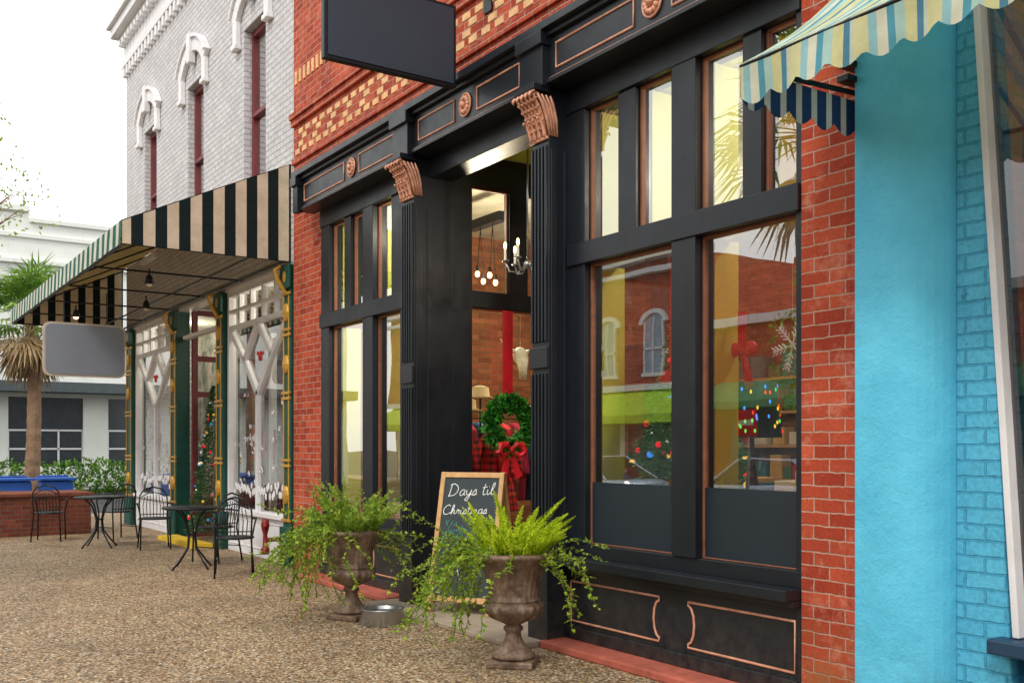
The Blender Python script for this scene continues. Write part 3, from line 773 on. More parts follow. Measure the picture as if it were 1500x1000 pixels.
for z, y in ((3.85, YO+.03), (4.09, YO+.03), (3.85, YI-.05)): fr.tube([(XF+.03, y, z), (XN-.03, y, z)], .018, 6)
for k in range(6):
    x = XN-.05+(XF-XN+.1)*k/5
    fr.tube([(x, YO+.03, 3.85), (x, YI, 3.85)], .014, 6); fr.tube([(x, YO+.03, 4.08), (x, YI, 5.03)], .014, 6)
fr.tube([(XN-.1, YI-.5, 3.85), (XF+.1, YI-.5, 3.85)], .014, 6)
fr.make('awning_frame', m_iron, A)
def spot(x, y):
    g = grp('awning_spotlight', (x, y, 3.72))
    MB().tube([(0, 0, .12), (0, 0, .03)], .012, 6).lathe([(.03, .04), (.045, 0), (.06, -.08)], (0, 0, 0), 14).make('housing', m_iron, g, True)
    MB().ball((0, 0, -.07), .045).make('lens', m_bulb if x < -17 else m_cream, g, True)
spot(-13.5, 3.35); spot(-17.6, 3.2); spot(-15.9, 3.9)
hg = grp('hanging_shop_sign')
def rrect(y0, y1, z0, z1, r, x):
    pts = []
    for (cy, cz, a0) in ((y1-r, z1-r, 0), (y0+r, z1-r, 90), (y0+r, z0+r, 180), (y1-r, z0+r, 270)):
        for k in range(6):
            t = math.radians(a0+k*18); pts.append((x, cy+r*math.cos(t), cz+r*math.sin(t)))
    return pts
MB().prism(rrect(2.46, 3.62, 2.56, 3.36, .1, -16.0), (-.06, 0, 0)).make('sign_frame', paint('sign_edge', C(190, 176, 160), .5), hg)
MB().prism(rrect(2.49, 3.59, 2.59, 3.33, .09, -15.99), (-.008, 0, 0)).make('sign_face', paint('sign_face', C(128, 134, 146), .45, 0, .12, .8), hg)
MB().tube([(-16.03, 2.75, 3.36), (-16.03, 2.75, 3.84)], .008, 5).tube([(-16.03, 3.35, 3.36), (-16.03, 3.35, 3.84)], .008, 5).make('chains', m_iron, hg)

# ------------------------------------------------------------------ BLUE BUILDING
K = grp('blue_building')
prof = [(-3.415, 4.9), (-3.40, 4.50), (-3.20, 4.485)]
for k in range(9):
    t = math.radians(90*k/8); prof.append((-3.17+.22*math.sin(t), 4.485+.24*(1-math.cos(t))))
prof.append((-2.95, 4.9))
MB().prism([(x, y, 0) for x, y in prof], (0, 0, 6.5)).make('stucco_pillar', m_blue, K, False, .01)
MB().prism([(-2.95, 4.72, 0), (-2.64, 4.72, 0), (-2.84, 4.72, 3.75), (-2.95, 4.72, 3.75)], (0, .25, 0)).box(-2.95, 3, 4.72, 5.0, 3.9, 6.5).box(-2.6, 3, 4.72, 5.0, 0, .52).box(2.3, 3, 4.72, 5.0, .52, 3.9).make('painted_brick_wall', m_bluebr, K, False, .008)
MB().prism([(-2.64, 4.69, .58), (-2.605, 4.69, .58), (-2.815, 4.69, 3.8), (-2.85, 4.69, 3.8)], (0, .1, 0)).box(-2.85, 2.3, 4.69, 4.79, 3.8, 3.88).box(2.24, 2.3, 4.69, 4.79, .58, 3.8).box(-.2, -.1, 4.69, 4.79, .58, 3.8).make('window_frame', m_trim, K, False, .006)
MB().poly([(-2.9, 4.76, .5), (2.3, 4.76, .5), (2.3, 4.76, 3.85), (-2.9, 4.76, 3.85)]).make('window_glass', glass('dark_glass', (.6, .6, .6, 1), .06), K)
MB().box(-2.72, 2.35, 4.6, 4.8, .50, .575).make('window_sill', paint('navy_paint', C(28, 58, 84), .5), K, False, .01)
MB().box(-2.9, 2.9, 5.5, 5.7, 0, 4).make('interior_wall', m_int, K)
MB().box(-3.4, 3, 5.0, 12, 6.5, 6.6).make('roof', m_conc, K)
Q = grp('scalloped_awning')
cs = [(0, C(226, 222, 170)), (.20, C(160, 208, 214)), (.32, C(230, 230, 206)), (.46, C(96, 168, 188)), (.56, C(184, 218, 208)), (.7, C(224, 220, 164)), (.86, C(88, 142, 168)), (.95, C(210, 220, 204))]
m_q = stripes('faded_stripes', 0, .36, cs, .8, .3)
m_q2 = stripes('blue_stripes', 1, .12, [(0, C(40, 72, 120)), (.62, C(210, 216, 214))], .8, .1)
XA, XB, YO2, YI2 = -3.47, 2.6, 3.70, 4.50
nx = 60; sl = MB()
for i in range(nx):
    xa = XA+(XB-XA)*i/nx; xb = XA+(XB-XA)*(i+1)/nx
    for j in range(5):
        def Z(t): return 3.40+.66*t-.05*math.sin(math.pi*t)
        t0, t1 = j/5, (j+1)/5
        sl.poly([(xa, YO2+(4.58-YO2)*t0, Z(t0)), (xb, YO2+(4.58-YO2)*t0, Z(t0)), (xb, YO2+(4.58-YO2)*t1, Z(t1)), (xa, YO2+(4.58-YO2)*t1, Z(t1))])
n = 240
def sc_z(q): return 3.235-.05*abs(math.sin(math.pi*q/.18))
for i in range(n):
    xa = XA+(XB-XA)*i/n; xb = XA+(XB-XA)*(i+1)/n
    ya = YO2+.02*math.sin(xa*9); yb = YO2+.02*math.sin(xb*9)
    sl.poly([(xa, ya, sc_z(xa-XA)), (xb, yb, sc_z(xb-XA)), (xb, YO2, 3.40), (xa, YO2, 3.40)])
sl.make('canopy', m_q, Q, True)
sd = MB()
for i in range(40):
    ya = YO2+.9*i/40; yb = YO2+.9*(i+1)/40
    sd.poly([(XA+.004, ya, sc_z(ya-YO2)), (XA+.004, yb, sc_z(yb-YO2)), (XA+.004, yb, 3.39), (XA+.004, ya, 3.39)])
sd.make('side_valance', m_q2, Q)
ar = MB()
ar.tube([(XA+.03, YO2+.02, 3.38), (XA+.03, 4.6, 3.42)], .014, 6).tube([(XA+.03, YO2+.3, 3.55), (XA+.03, 4.6, 3.55)], .02, 6).tube([(XA+.03, 4.1, 3.42), (XA+.03, 4.5, 3.72)], .014, 6).tube([(XA, YO2+.01, 3.39), (XB, YO2+.01, 3.39)], .014, 6)
for i in range(3): ar.box(XA+.02, XA+.09, 4.42, 4.60, 3.45+i*.08, 3.48+i*.08)
for x in (-1.5, .5): ar.tube([(x, YO2+.02, 3.38), (x, 4.7, 3.42)], .014, 6)
ar.make('awning_arms', m_iron, Q)

# ------------------------------------------------------------------ URN PLANTERS
def urn(name, loc, sc_=1.0):
    g = grp(name, loc, U(0, 1), sc_)
    def mod(a, z):
        if .30 < z < .44: return 1+.07*abs(math.cos(a*9))
        if .46 <= z < .69: return 1+.028*abs(math.cos(a*14))
        if .14 < z < .24: return 1+.06*abs(math.cos(a*6))
        return 1
    prof = [(.13, .05), (.15, .06), (.15, .08), (.12, .10), (.085, .14), (.055, .19), (.05, .23), (.068, .245), (.068, .262), (.05, .28), (.09, .30), (.15, .33), (.195, .38), (.20, .42), (.178, .445), (.185, .452), (.185, .46), (.17, .465), (.172, .50), (.182, .58), (.205, .66), (.235, .715), (.265, .74), (.278, .755), (.27, .775), (.24, .78), (.22, .76), (.20, .70), (.02, .70)]
    MB().lathe(prof, (0, 0, 0), 112, mod).make('bowl_and_stem', m_urn, g, True)
    MB().box(-.16, .16, -.16, .16, 0, .05).make('plinth', m_urn, g, False, .012)
    MB().lathe([(.205, .715), (.15, .73), (.01, .74)], (0, 0, 0), 24).make('soil', m_soil, g)
    return g
def plume(a, base, d, L, th=.035, bend=.3, nw=.008, cnt=10, step=.010):
    d = V(d).normalized(); p = V(base); n = int(L/step)
    side = V((d.x, d.y, 0)); side = side.normalized() if side.length > .01 else rv()
    for i in range(n):
        t = i/n; dd = (d+side*bend*t-V((0, 0, 1))*bend*.55*t*t).normalized()
        p = p+dd*(L/n)
        w_ = th*(math.sin(math.pi*min(1, t*.88+.14))**.6)*(1.05-t*.5)
        for k in range(cnt):
            q = (rv()-dd*rv().dot(dd)+dd*.6).normalized(); a.leaf(p, q, dd if step < .02 else rv(), w_*U(.8, 1.2), nw, .02)
def vine(lf, st, p, d, L, grav=.5, ls=.035, step=.028):
    p = V(p); d = V(d).normalized(); pts = [p.copy()]; q = 0
    while q < L:
        d = (d+rv()*.28+V((0, 0, -grav*step*6))).normalized(); p = p+d*step; q += step
        if p.z < .01: p.z = .012; d.z = abs(d.z)*.1
        pts.append(p.copy())
        for k in range(random.choice((1, 2, 2, 3))):
            lf.leaf(p, (rv()+d*.3), rv()*.6+V((0, 0, 1)), ls*U(.6, 1.3), ls*U(.5, .8), .1)
    st.tube(pts, .0025, 4)
def planter(name, loc, plumes, vines, spill, fmat, th, L, spread, vspread, share=.62, upmax=.9, lean=0.0, broad=False):
    urn(name, loc)
    g = grp('potted_fern_and_ivy' if not broad else 'potted_shrub_and_ivy', loc)
    a = MB(); lf = MB(); st = MB()
    for i in range(plumes):
        an = U(0, 6.283); r = .16*math.sqrt(R())
        out = (.15+r*4.2)*spread
        b0 = (r*math.cos(an), r*math.sin(an), .74); dr_ = (math.cos(an)*out+U(-.2, .2)+.56*lean, math.sin(an)*out+U(-.2, .2)+.83*lean, 1)
        if broad: plume(a, b0, dr_, U(*L)*(1.1-r*1.5), U(.055, .085), .35, .024, 3, .022)
        else: plume(a, b0, dr_, U(*L)*(1.1-r*1.5), U(*th))
    for i in range(vines):
        main = i < vines*share
        an = spill+random.gauss(0, vspread) if main else U(0, 6.283)
        r = .22; up = U(.1, upmax) if main else U(-.2, .35)
        vine(lf, st, (r*math.cos(an), r*math.sin(an), .75), (math.cos(an), math.sin(an), up), U(.35, .95) if main else U(.25, .7), U(.3, .85), U(.030, .046))
    a.make('fern_fronds' if not broad else 'shrub_leaves', fmat, g); lf.make('ivy_leaves', m_leaf_v, g); st.make('ivy_stems', m_stem, g)
planter('urn_planter', (-5.70, 3.85, 0), 40, 64, math.radians(232), m_leaf_l, (.045, .058), (.30, .54), 1.15, .55, .66, .8, .22)
planter('urn_planter', (-8.05, 3.72, 0), 60, 84, math.radians(236), m_leaf_s, (.045, .065), (.30, .58), 1.15, .6, .7, .9, .1, True)

db = grp('dog_water_bowl', (-7.66, 3.83, .0))
MB().lathe([(.20, 0), (.205, .006), (.175, .12), (.185, .132), (.175, .138), (.16, .125), (.135, .03), (.01, .025)], (0, 0, 0), 40).make('bowl', m_steel, db, True)
MB().lathe([(.153, .1), (.01, .1)], (0, 0, 0), 30).make('water', glass('water', (.7, .75, .75, 1), .1), db)

# ------------------------------------------------------------------ A-FRAME CHALKBOARD
cbd = grp('chalkboard_sign', (-7.74, 4.30, .047), math.radians(30))
lean = Matrix.Rotation(math.radians(-13), 4, 'X')
fl = grp('front_leaf'); fl.parent = cbd; fl.matrix_local = lean
Wd, Hd = .64, 1.26
def leafboard(g):
    MB().box(0, .045, -.02, .02, 0, Hd).box(Wd-.045, Wd, -.02, .02, 0, Hd).box(.045, Wd-.045, -.019, .019, Hd-.05, Hd-.002).box(.045, Wd-.045, -.019, .019, .10, .15).make('wood_frame', m_wood, g, False, .004)
    MB().box(.045, Wd-.045, -.008, .008, .15, Hd-.05).make('slate', m_chalk, g)
leafboard(fl)
rl = grp('rear_leaf'); rl.parent = cbd; rl.matrix_local = Matrix.Translation((0, .565, 0)) @ Matrix.Rotation(math.radians(13), 4, 'X')
leafboard(rl)
G = {
 'D': (1.05, [[(.15, 1), (.1, 0), (.05, .05)], [(.0, .95), (.35, 1.05), (.75, .8), (.85, .45), (.6, .08), (.1, 0)]]),
 'a': (.62, [[(.5, .45), (.3, .5), (.1, .35), (.08, .1), (.25, 0), (.42, .15), (.5, .45), (.47, .1), (.62, .05)]]),
 'y': (.62, [[(.05, .48), (.08, .15), (.25, .05), (.42, .2), (.5, .48), (.42, -.1), (.25, -.45), (.08, -.35), (.3, -.05), (.62, .1)]]),
 's': (.5, [[(0, .05), (.28, .5), (.38, .2), (.3, .02), (.08, .02), (.5, .08)]]),
 't': (.45, [[(.2, .95), (.15, .2), (.25, .0), (.45, .08)], [(.0, .62), (.42, .68)]]),
 'i': (.35, [[(.08, .45), (.1, .1), (.2, 0), (.35, .1)], [(.14, .68), (.16, .72)]]),
 'l': (.4, [[(0, .05), (.25, .6), (.28, .95), (.15, .95), (.1, .3), (.2, 0), (.4, .08)]]),
 'C': (.95, [[(.75, .85), (.5, 1.02), (.15, .8), (.02, .4), (.2, .03), (.55, 0), (.9, .2)]]),
 'h': (.62, [[(0, .05), (.25, .65), (.25, .95), (.12, .9), (.08, 0), (.2, .38), (.38, .42), (.42, .08), (.62, .05)]]),
 'r': (.48, [[(.05, .1), (.15, .5), (.22, .4), (.36, .42), (.34, .1), (.48, .05)]]),
 'm': (.85, [[(.05, 0), (.1, .42), (.1, .1), (.25, .45), (.35, .38), (.35, 0), (.5, .45), (.62, .38), (.64, .05), (.85, .08)]]),
 ' ': (.4, [])}
def write(mb, s, x, z, size, slope):
    for ch_ in s:
        adv, strokes = G[ch_]
        for st in strokes:
            pts = [V(p) for p in st]; out = []
            for i in range(len(pts)-1):
                p0 = pts[max(i-1, 0)]; p1 = pts[i]; p2 = pts[i+1]; p3 = pts[min(i+2, len(pts)-1)]
                for q in range(5):
                    t = q/5; out.append(.5*((2*p1)+(p2-p0)*t+(2*p0-5*p1+4*p2-p3)*t*t+(3*p1-p0-3*p2+p3)*t**3))
            out.append(pts[-1])
            mb.tube([(x+(p.x+p.y*.18)*size, -.0095, z+p.y*size+(x+p.x*size)*slope) for p in out], .0042, 5)
        x += adv*size
tx = MB(); write(tx, 'Days til', .09, 1.035, .105, .05); write(tx, 'Christmas', .055, .87, .084, .04); tx.make('chalk_lettering', m_chalkw, fl)
a = MB(); random.seed(3)
for k in range(90):
    x = U(.1, .54); z = .62+.10*math.sin(x*9)+U(-.09, .09); a.tube([(x, -.010, z), (x+U(-.05, .05), -.010, z+U(-.05, .05))], .0035, 4)
a.make('chalk_holly', m_chalkg, fl)
a = MB(); a.tube([(.26, -.010, .4), (.3, -.010, .55), (.36, -.010, .4), (.3, -.010, .3), (.26, -.010, .4)], .007, 4); a.make('chalk_number', m_chalkw, fl)

# ------------------------------------------------------------------ CAFE FURNITURE
def chair(x, y, rz):
    g = grp('cafe_chair', (x, y, 0), rz); a = MB(); r = .012
    for sx in (-1, 1):
        a.tube([(sx*.21, -.2, 0), (sx*.2, -.19, .44), (sx*.235, -.2, .62), (sx*.25, -.12, .67), (sx*.25, .05, .67), (sx*.21, .2, .66)], r, 6)
        a.tube([(sx*.22, .26, 0), (sx*.19, .19, .44), (sx*.2, .22, .66), (sx*.19, .25, .78), (sx*.13, .27, .87), (0, .275, .905)], r, 6)
        a.tube([(sx*.21, -.19, .2), (sx*.2, .22, .2)], .007, 5)
    for k in range(-3, 4):
        xx = k*.045; a.tube([(xx, .19, .44), (xx*1.1, .225, .62), (xx*.9, .255, .80-abs(k)*.012)], .006, 5)
    a.tube([(-.17, .25, .76), (-.08, .262, .81), (0, .265, .825), (.08, .262, .81), (.17, .25, .76)], .008, 6)
    a.tube([(-.195, .2, .5), (.195, .2, .5)], .008, 6)
    a.make('frame', m_iron, g, True)
    s = MB(); s.lathe([(.01, .455), (.17, .448), (.225, .44), (.23, .45), (.225, .462), (.17, .462), (.01, .465)], (0, 0, 0), 24); s.make('seat', m_iron, g, True)
def table(x, y, r=.36):
    g = grp('cafe_table', (x, y, 0), .4); a = MB()
    a.lathe([(.01, .735), (r-.01, .735), (r, .74), (r+.003, .752), (r, .763), (.01, .765)], (0, 0, 0), 36)
    for k in range(4):
        t = k*math.pi/2; c, s = math.cos(t), math.sin(t)
        a.tube([(c*.24, s*.24, .735), (c*.12, s*.12, .62), (c*.05, s*.05, .42), (c*.07, s*.07, .25), (c*.2, s*.2, .1), (c*.3, s*.3, .0)], .012, 6)
    a.tube([(.06*math.cos(t*.5236), .06*math.sin(t*.5236), .42) for t in range(12)], .008, 5, True)
    a.make('table_frame_and_top', m_iron, g, True)
random.seed(11)
chair(-11.45, 3.80, math.radians(70)); table(-12.5, 3.62); chair(-13.1, 4.1, math.radians(-60))
chair(-15.2, 3.85, math.radians(80)); table(-15.9, 3.22); chair(-17.2, 3.75, math.radians(-70)); chair(-17.5, 2.78, math.radians(-110))
fx = grp('fire_hose_valve', (-12.2, 4.45, .15), 0, .9); MB().lathe([(.03, .5), (.05, .48), (.06, .4), (.045, .33), (.03, .28), (.04, .1), (.06, .08), (.06, 0)], (0, 0, 0), 14).tube([(0, 0, .2), (0, .3, .2)], .03).tube([(0, 0, .4), (.1, -.04, .4)], .035).make('valve_body', paint('dark_red', C(130, 30, 26), .5), fx, True)

# ------------------------------------------------------------------ FAR END
pw = grp('brick_planter_wall')
MB().box(-19.7, -18.55, 1.2, 3.62, 0, .66).make('brickwork', brick('planter_brick', C(140, 74, 54), C(112, 58, 44), C(120, 100, 88)), pw, False, .01)
MB().box(-19.74, -18.51, 1.16, 3.66, .66, .72).make('coping', brick('coping_brick', C(150, 80, 58), C(122, 66, 48), C(120, 100, 88), .1, .075), pw, False, .01)
for i in range(3):
    bn = grp('recycling_bin', (-22.3, 2.1+i*.78, 0))
    MB().prism([(-.28, -.3, .1), (.28, -.3, .1), (.28, .3, .1), (-.28, .3, .1)], (0, 0, .72)).tube([(-.3, -.32, .0), (-.3, .32, .0)], .09, 12).make('body', m_bluebin, bn, False, .03)
    MB().box(-.33, .34, -.35, .35, .83, .88).tube([(-.33, -.3, .9), (-.33, .3, .9)], .02, 8).make('lid', m_bluebin, bn, False, .02)
chair(-21.0, 2.35, 2.0)
G_ = grp('white_commercial_building')
X = -38
fw = MB()
fw.box(X-10, X, -8, 4.75, 0, 9.85); fw.box(X-10, X, 4.75, 7.15, 3.25, 9.45); fw.box(X-10, X, 4.75, 7.15, 0, .78); fw.box(X-10, X, 7.15, 8.0, 0, 9.45)
fw.box(X-10, X, 8.0, 10.4, 3.25, 9.45).box(X-10, X, 8.0, 10.4, 0, .78).box(X-10, X, 10.4, 20, 0, 9.45)
fw.box(X, X+.12, -8, 5.4, 9.65, 9.85).box(X, X+.1, 5.4, 20, 9.3, 9.45).box(X, X+.08, -8, 20, 8.75, 8.9).box(X, X+.15, -8, 20, 7.85, 8.0)
fw.box(X-9, X, 4.75, 5.4, 9.45, 9.85)
fw.make('walls', m_farwhite, G_, False, .01)
MB().box(X, X+1.0, -8, 20, 3.4, 3.75).make('canopy', paint('grey_canopy', C(70, 80, 84), .6), G_)
fd = MB(); fg = MB()
for (a0, b0) in ((4.75, 7.15), (8.0, 10.4)):
    for k in range(4): y = a0+(b0-a0)*k/3; fd.box(X-.12, X-.06, y-.03, y+.03, .78, 2.1)
    for z in (.8, 1.45, 2.1): fd.box(X-.12, X-.06, a0, b0, z-.03, z+.03)
    fg.poly([(X-.1, a0, .78), (X-.1, b0, .78), (X-.1, b0, 3.25), (X-.1, a0, 3.25)])
fd.make('window_muntins', m_trim, G_); fg.make('window_glass', paint('far_dark_glass', C(52, 58, 64), .15), G_)
def leafcloud(mb, c, r, n, L, sq=1.0):
    for i in range(n):
        d = rv(); q = U(.55, 1)**.5; p = V(c)+V((d.x*r[0]*q, d.y*r[1]*q, d.z*r[2]*q))
        if p.z < 0: p.z = abs(p.z)
        mb.leaf(p, rv()+d*.5, rv(), L*U(.6, 1.2), L*.5*U(.6, 1.2))
h = MB()
for k in range(16): leafcloud(h, (-36.6+U(-.2, .2), 3.5+k*.5, .45+U(-.1, .15)), (.5, .45, .5+U(0, .2)), 300, .16)
h.make('hedge', foliage('hedge_leaf', C(34, 72, 14), C(78, 126, 28), C(136, 178, 54), 4, .2))

def palm(name, loc, H, rad, nf=34, dead=12, tr=.17):
    g = grp(name, loc); t = MB(); pts = []; rs = []
    for i in range(30):
        q = i/29; pts.append((.12*math.sin(q*2), .08*math.sin(q*3), q*H)); rs.append(tr*(1.15-.25*q)*(1+.06*(i % 2)))
    t.tube(pts, rs, 12); t.make('trunk', m_bark, g)
    top = V(pts[-1])
    for nm, mat, cnt, lo, hi in (('green_fronds', m_palm, nf, -.35, 1.4), ('dead_fronds', m_dead, dead, -1.3, -.6)):
        a = MB()
        for i in range(cnt):
            an = i*2.399+U(-.2, .2); el = lo+(hi-lo)*R()
            d = V((math.cos(an)*math.cos(el), math.sin(an)*math.cos(el), math.sin(el)))
            sl_ = rad*U(.35, .55); mid = top+d*sl_*.5+V((0, 0, .04)); hub = top+d*sl_
            a.tube([top, mid, hub], [.02, .014, .01], 4)
            side = d.cross(V((0, 0, 1))); side = side.normalized() if side.length > .05 else V((1, 0, 0))
            up = side.cross(d)
            for k in range(17):
                f = (k-8)/8*1.45; dd = (d*math.cos(f)+side*math.sin(f)+up*U(-.12, .12)).normalized(); L = rad*.55*(1-.25*abs(f)/1.45)*U(.85, 1.1)
                tip1 = hub+dd*L*.55; n_ = up
                sd_ = dd.cross(n_).normalized()*rad*.018
                tip2 = tip1+(dd+V((0, 0, -.75))).normalized()*L*.5
                a.poly([hub, tip1+sd_, tip1-sd_]); a.poly([tip1+sd_, tip2, tip1-sd_])
        a.make(nm, mat, g)
palm('palm_tree', (-29.7, 4.25, 0), 4.9, 1.9, 40, 26)
palm('palm_tree', (-10.9, -4.0, 0), 6.6, 2.2, 36, 8)

def tree(name, loc, H, r, n, L, mat, thin=False):
    g = grp(name, loc); t = MB(); lf = MB()
    t.tube([(0, 0, 0), (.05, 0, H*.35), (0, .05, H*.62)], [.12, .09, .06] if thin else [.25, .18, .12], 8)
    for i in range(26):
        an = i*2.4; z0 = H*(.4+.22*R()); d = V((math.cos(an), math.sin(an), U(.2, 1.3))).normalized(); q = r*U(.6, 1.05)
        e = V((0, 0, z0))+d*q; t.tube([(0, 0, z0), V((0, 0, z0))+d*q*.5+rv()*.1, e], [.04, .022, .008], 5)
        for b_ in range(3):
            e2 = e+rv()*r*.25; t.tube([V((0, 0, z0))+d*q*.7, e2], [.01, .004], 4)
            leafcloud(lf, e2, (r*.24,)*3, n, L)
    t.make('limbs', m_bark, g); lf.make('leaves', mat, g)
tree('street_tree', (-22.9, 1.62, 0), 11.5, 1.85, 14, .11, m_leaf_v, True)

# ------------------------------------------------------------------ OPPOSITE SIDE (reflected in the shop glass)
O = grp('red_brick_corner_building')
w = MB(); w.box(-42, -21.5, -20, -12, 3.3, 7.4); w.box(-42, -21.5, -20, -12.3, 0, 3.3); w.make('walls', m_red, O)
tt = MB(); tt.box(-42, -21.4, -12.3, -11.75, 7.0, 7.15).box(-42, -21.3, -12.3, -11.6, 7.4, 7.6).box(-42, -21.45, -12.0, -11.85, 3.3, 3.5)
og = MB()
for k in range(8):
    x = -23.6-k*2.3
    tt.box(x-.5, x+.5, -12, -11.9, 3.75, 3.87)
    for j in range(8):
        a0 = -1.4+2.8*j/8; a1 = -1.4+2.8*(j+1)/8
        tt.prism([(x+math.sin(q)*rr, -11.9, 5.35+math.cos(q)*rr*.8) for q, rr in ((a0, .48), (a1, .48), (a1, .66), (a0, .66))], (0, -.1, 0))
    tt.box(x-.42, x-.36, -12.0, -11.93, 3.87, 5.5).box(x+.36, x+.42, -12.0, -11.93, 3.87, 5.5).box(x-.42, x+.42, -12, -11.93, 4.6, 4.66).box(x-.02, x+.02, -12, -11.93, 3.87, 5.6)
    og.poly([(x-.4, -11.98, 3.87), (x+.4, -11.98, 3.87), (x+.4, -11.98, 5.55), (x, -11.98, 5.75), (x-.4, -11.98, 5.55)])
for k in range(7): tt.box(-41.5+k*3.2, -41.2+k*3.2, -12.3, -12.1, 0, 3.3)
tt.make('white_trim', m_trim, O); og.make('window_panes', paint('pane', C(150, 170, 190), .1), O)
MB().box(-41, -22, -12.31, -12.29, .5, 2.9).make('shop_windows', paint('pane_dark', C(90, 104, 110), .1), O)
MB().prism([(-41.5, -12.0, 3.3), (-41.5, -10.9, 2.5), (-41.5, -10.9, 2.25), (-41.5, -12.0, 2.25)], (19.8, 0, 0)).make('green_awning', paint('lime_awning', C(176, 216, 48), .7), O)
O2 = grp('low_brick_shop')
MB().box(-21.4, -6, -20, -12.2, 0, 5.2).box(-18.6, -17.8, -13.4, -12.8, 5.2, 6.6).box(-18.7, -17.7, -13.5, -12.7, 6.6, 6.8).make('walls', m_red, O2)
MB().box(-21.4, -5.9, -12.3, -12.0, 5.0, 5.25).make('cornice', m_trim, O2)
MB().box(-20.5, -7, -12.21, -12.18, .5, 2.7).make('shop_windows', paint('pane_dark2', C(110, 124, 126), .1), O2)
MB().prism([(-21, -12.18, 3.4), (-21, -11.2, 2.8), (-21, -11.2, 2.6), (-21, -12.18, 2.6)], (14.5, 0, 0)).make('awning', paint('green_canvas', C(90, 150, 100), .7), O2)
O3 = grp('row_of_shops')
MB().box(-5.8, 30, -20, -12.2, 0, 6.4).make('walls', brick('tan_brick', C(180, 130, 100), C(160, 110, 84), C(190, 170, 150)), O3)
MB().box(-5.8, 30, -12.3, -12.0, 6.2, 6.5).make('cornice', m_trim, O3)
tree('oak_tree', (-15.0, -10.9, 0), 6.6, 2.2, 40, .2, m_leaf_v)
def car(x, y):
    g = grp('parked_car', (x, y, -.13)); paintm = paint('car_paint', C(170, 184, 204), .25, .3, .03); L = 4.4
    side = [(-2.2, .35), (-2.22, .62), (-2.1, .78), (-1.35, .9), (1.45, .92), (2.1, .86), (2.2, .6), (2.18, .35)]
    MB().prism([(a_, -.88, b_) for a_, b_ in side], (0, 1.76, 0)).make('body', paintm, g, True, .08)
    cab0 = [(-1.25, .88), (-.55, 1.36), (.8, 1.40), (1.75, .9)]
    i = MB(); pts0 = [(a_, -.78 if b_ < 1 else -.6, b_) for a_, b_ in cab0]; pts1 = [(a_, -p, b_) for (a_, p, b_) in pts0]
    i.v = pts0+pts1; i.f = [(0, 1, 2, 3), (7, 6, 5, 4), (0, 4, 5, 1), (1, 5, 6, 2), (2, 6, 7, 3)]
    i.make('greenhouse', paint('car_glass', C(30, 36, 42), .08), g, False, .03)
    MB().box(-.5, .78, -.58, .58, 1.375, 1.42).make('roof', paintm, g, False, .03)
    for sy in (-1, 1):
        q = MB().tube([(-.02, sy*.69, .9), (-.02, sy*.6, 1.38)], .035, 6).tube([(-1.25, sy*.79, .9), (-.55, sy*.6, 1.38)], .03, 6).tube([(1.72, sy*.79, .9), (.8, sy*.6, 1.4)], .03, 6); q.make('pillars_%d' % sy, paintm, g)
    wh = MB(); rm_ = MB()
    for xx in (-1.38, 1.35):
        for yy in (-.9, .72):
            wh.tube([(xx, yy, .32), (xx, yy+.18, .32)], .32, 20); rm_.tube([(xx, yy-.01, .32), (xx, yy+.19, .32)], .19, 12)
    wh.make('tyres', m_dark, g, False, .02); rm_.make('rims', m_steel, g)
    MB().box(-2.23, -2.17, -.8, -.45, .6, .74).box(-2.23, -2.17, .45, .8, .6, .74).make('headlights', m_cream, g)
car(-13.3, -6.0); car(-19.5, -6.0)
sg_ = grp('no_entry_sign', (-12.6, -4.3, 0)); MB().tube([(0, 0, 0), (0, 0, 2.2)], .025, 8).make('post', m_steel, sg_); MB().box(-.25, .25, .03, .05, 1.7, 2.2).make('plate', m_redcloth, sg_); MB().box(-.18, .18, .051, .054, 1.9, 2.0).make('bar', m_cream, sg_)
cw_ = MB(); P0 = V((-36.0, 0.4, 9.0)); P1 = V((-30.9, 7.8, 13.6))
cw_.tube([P0.lerp(P1, k/20)-V((0, 0, .35*math.sin(math.pi*k/20))) for k in range(21)], .006, 4); cw_.make('overhead_cable', m_steel)

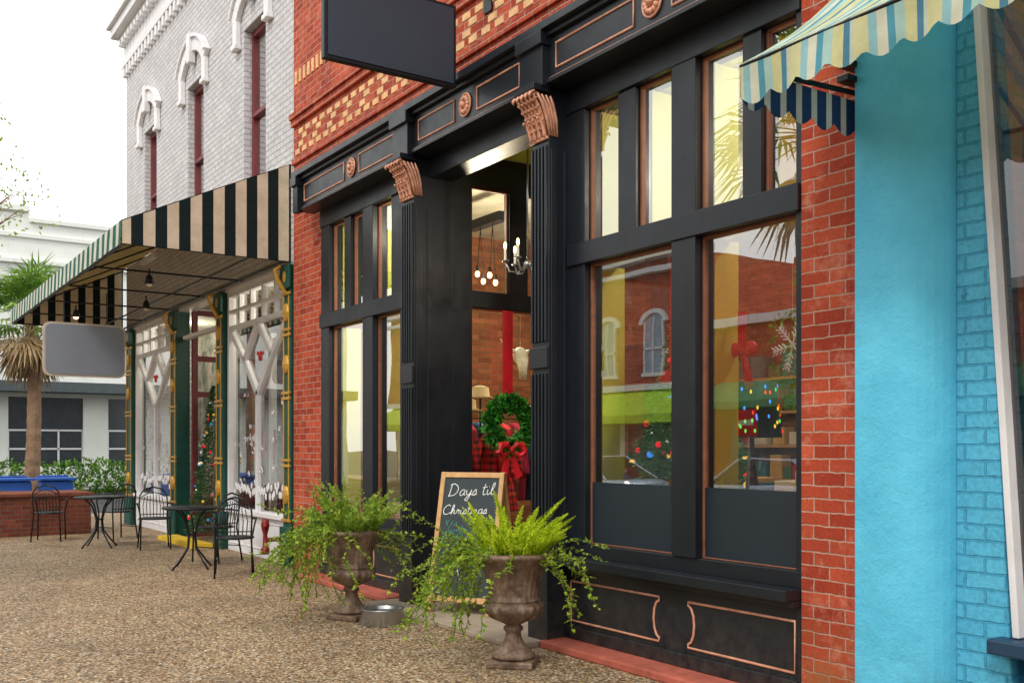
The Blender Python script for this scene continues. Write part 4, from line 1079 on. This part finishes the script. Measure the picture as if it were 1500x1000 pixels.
# ------------------------------------------------------------------ world, sun, camera
wd = bpy.data.worlds.new('World'); sc.world = wd; wd.use_nodes = True
nt = wd.node_tree; nt.nodes.clear()
o = nt.nodes.new('ShaderNodeOutputWorld'); bg = nt.nodes.new('ShaderNodeBackground')
sky = nt.nodes.new('ShaderNodeTexSky'); sky.sky_type = 'NISHITA'; sky.sun_disc = False
sky.sun_elevation = math.radians(48); sky.sun_rotation = math.radians(150); sky.dust_density = 4; sky.air_density = 1.0
tc = nt.nodes.new('ShaderNodeTexCoord'); nz = nt.nodes.new('ShaderNodeTexNoise'); nz.inputs['Scale'].default_value = 2.2; nz.inputs['Detail'].default_value = 6
mp = nt.nodes.new('ShaderNodeMapping'); mp.inputs['Scale'].default_value = (1, 1, 2.5)
nt.links.new(tc.outputs['Generated'], mp.inputs[0]); nt.links.new(mp.outputs[0], nz.inputs['Vector'])
cr_ = nt.nodes.new('ShaderNodeValToRGB'); cr_.color_ramp.elements[0].position = .3; cr_.color_ramp.elements[0].color = (.80, .83, .87, 1); cr_.color_ramp.elements[1].position = .65; cr_.color_ramp.elements[1].color = (1, 1, .98, 1)
nt.links.new(nz.outputs[0], cr_.inputs[0])
gn = nt.nodes.new('ShaderNodeMix'); gn.data_type = 'RGBA'; gn.blend_type = 'MULTIPLY'; gn.inputs[0].default_value = 1; gn.inputs[7].default_value = (12.6, 12.5, 12.2, 1)
nt.links.new(cr_.outputs[0], gn.inputs[6])
mx = nt.nodes.new('ShaderNodeMix'); mx.data_type = 'RGBA'; mx.inputs[0].default_value = .88
nt.links.new(sky.outputs[0], mx.inputs[6]); nt.links.new(gn.outputs[2], mx.inputs[7]); nt.links.new(mx.outputs[2], bg.inputs[0]); bg.inputs[1].default_value = .15
nt.links.new(bg.outputs[0], o.inputs[0])
sl_ = bpy.data.lights.new('sun', 'SUN'); sl_.energy = 1.5; sl_.angle = math.radians(12); sl_.color = (1, .95, .87)
so = bpy.data.objects.new('sun', sl_); sc.collection.objects.link(so)
el, az = math.radians(48), math.radians(150)
sdir = V((math.sin(az)*math.cos(el), math.cos(az)*math.cos(el), math.sin(el)))
so.rotation_euler = (-sdir).to_track_quat('-Z', 'Y').to_euler(); so.location = (0, -5, 15)

cam = bpy.data.cameras.new('camera'); co = bpy.data.objects.new('camera', cam); sc.collection.objects.link(co)
cam.sensor_width = 36; cam.lens = 35; cam.shift_y = 155/1500; cam.clip_end = 1500; cam.clip_start = .05
co.location = (0, 0, 1.5); co.rotation_euler = (math.radians(90), 0, math.radians(56.04))
sc.camera = co
sc.view_settings.view_transform = 'Standard'; sc.view_settings.look = 'None'; sc.view_settings.exposure = 0
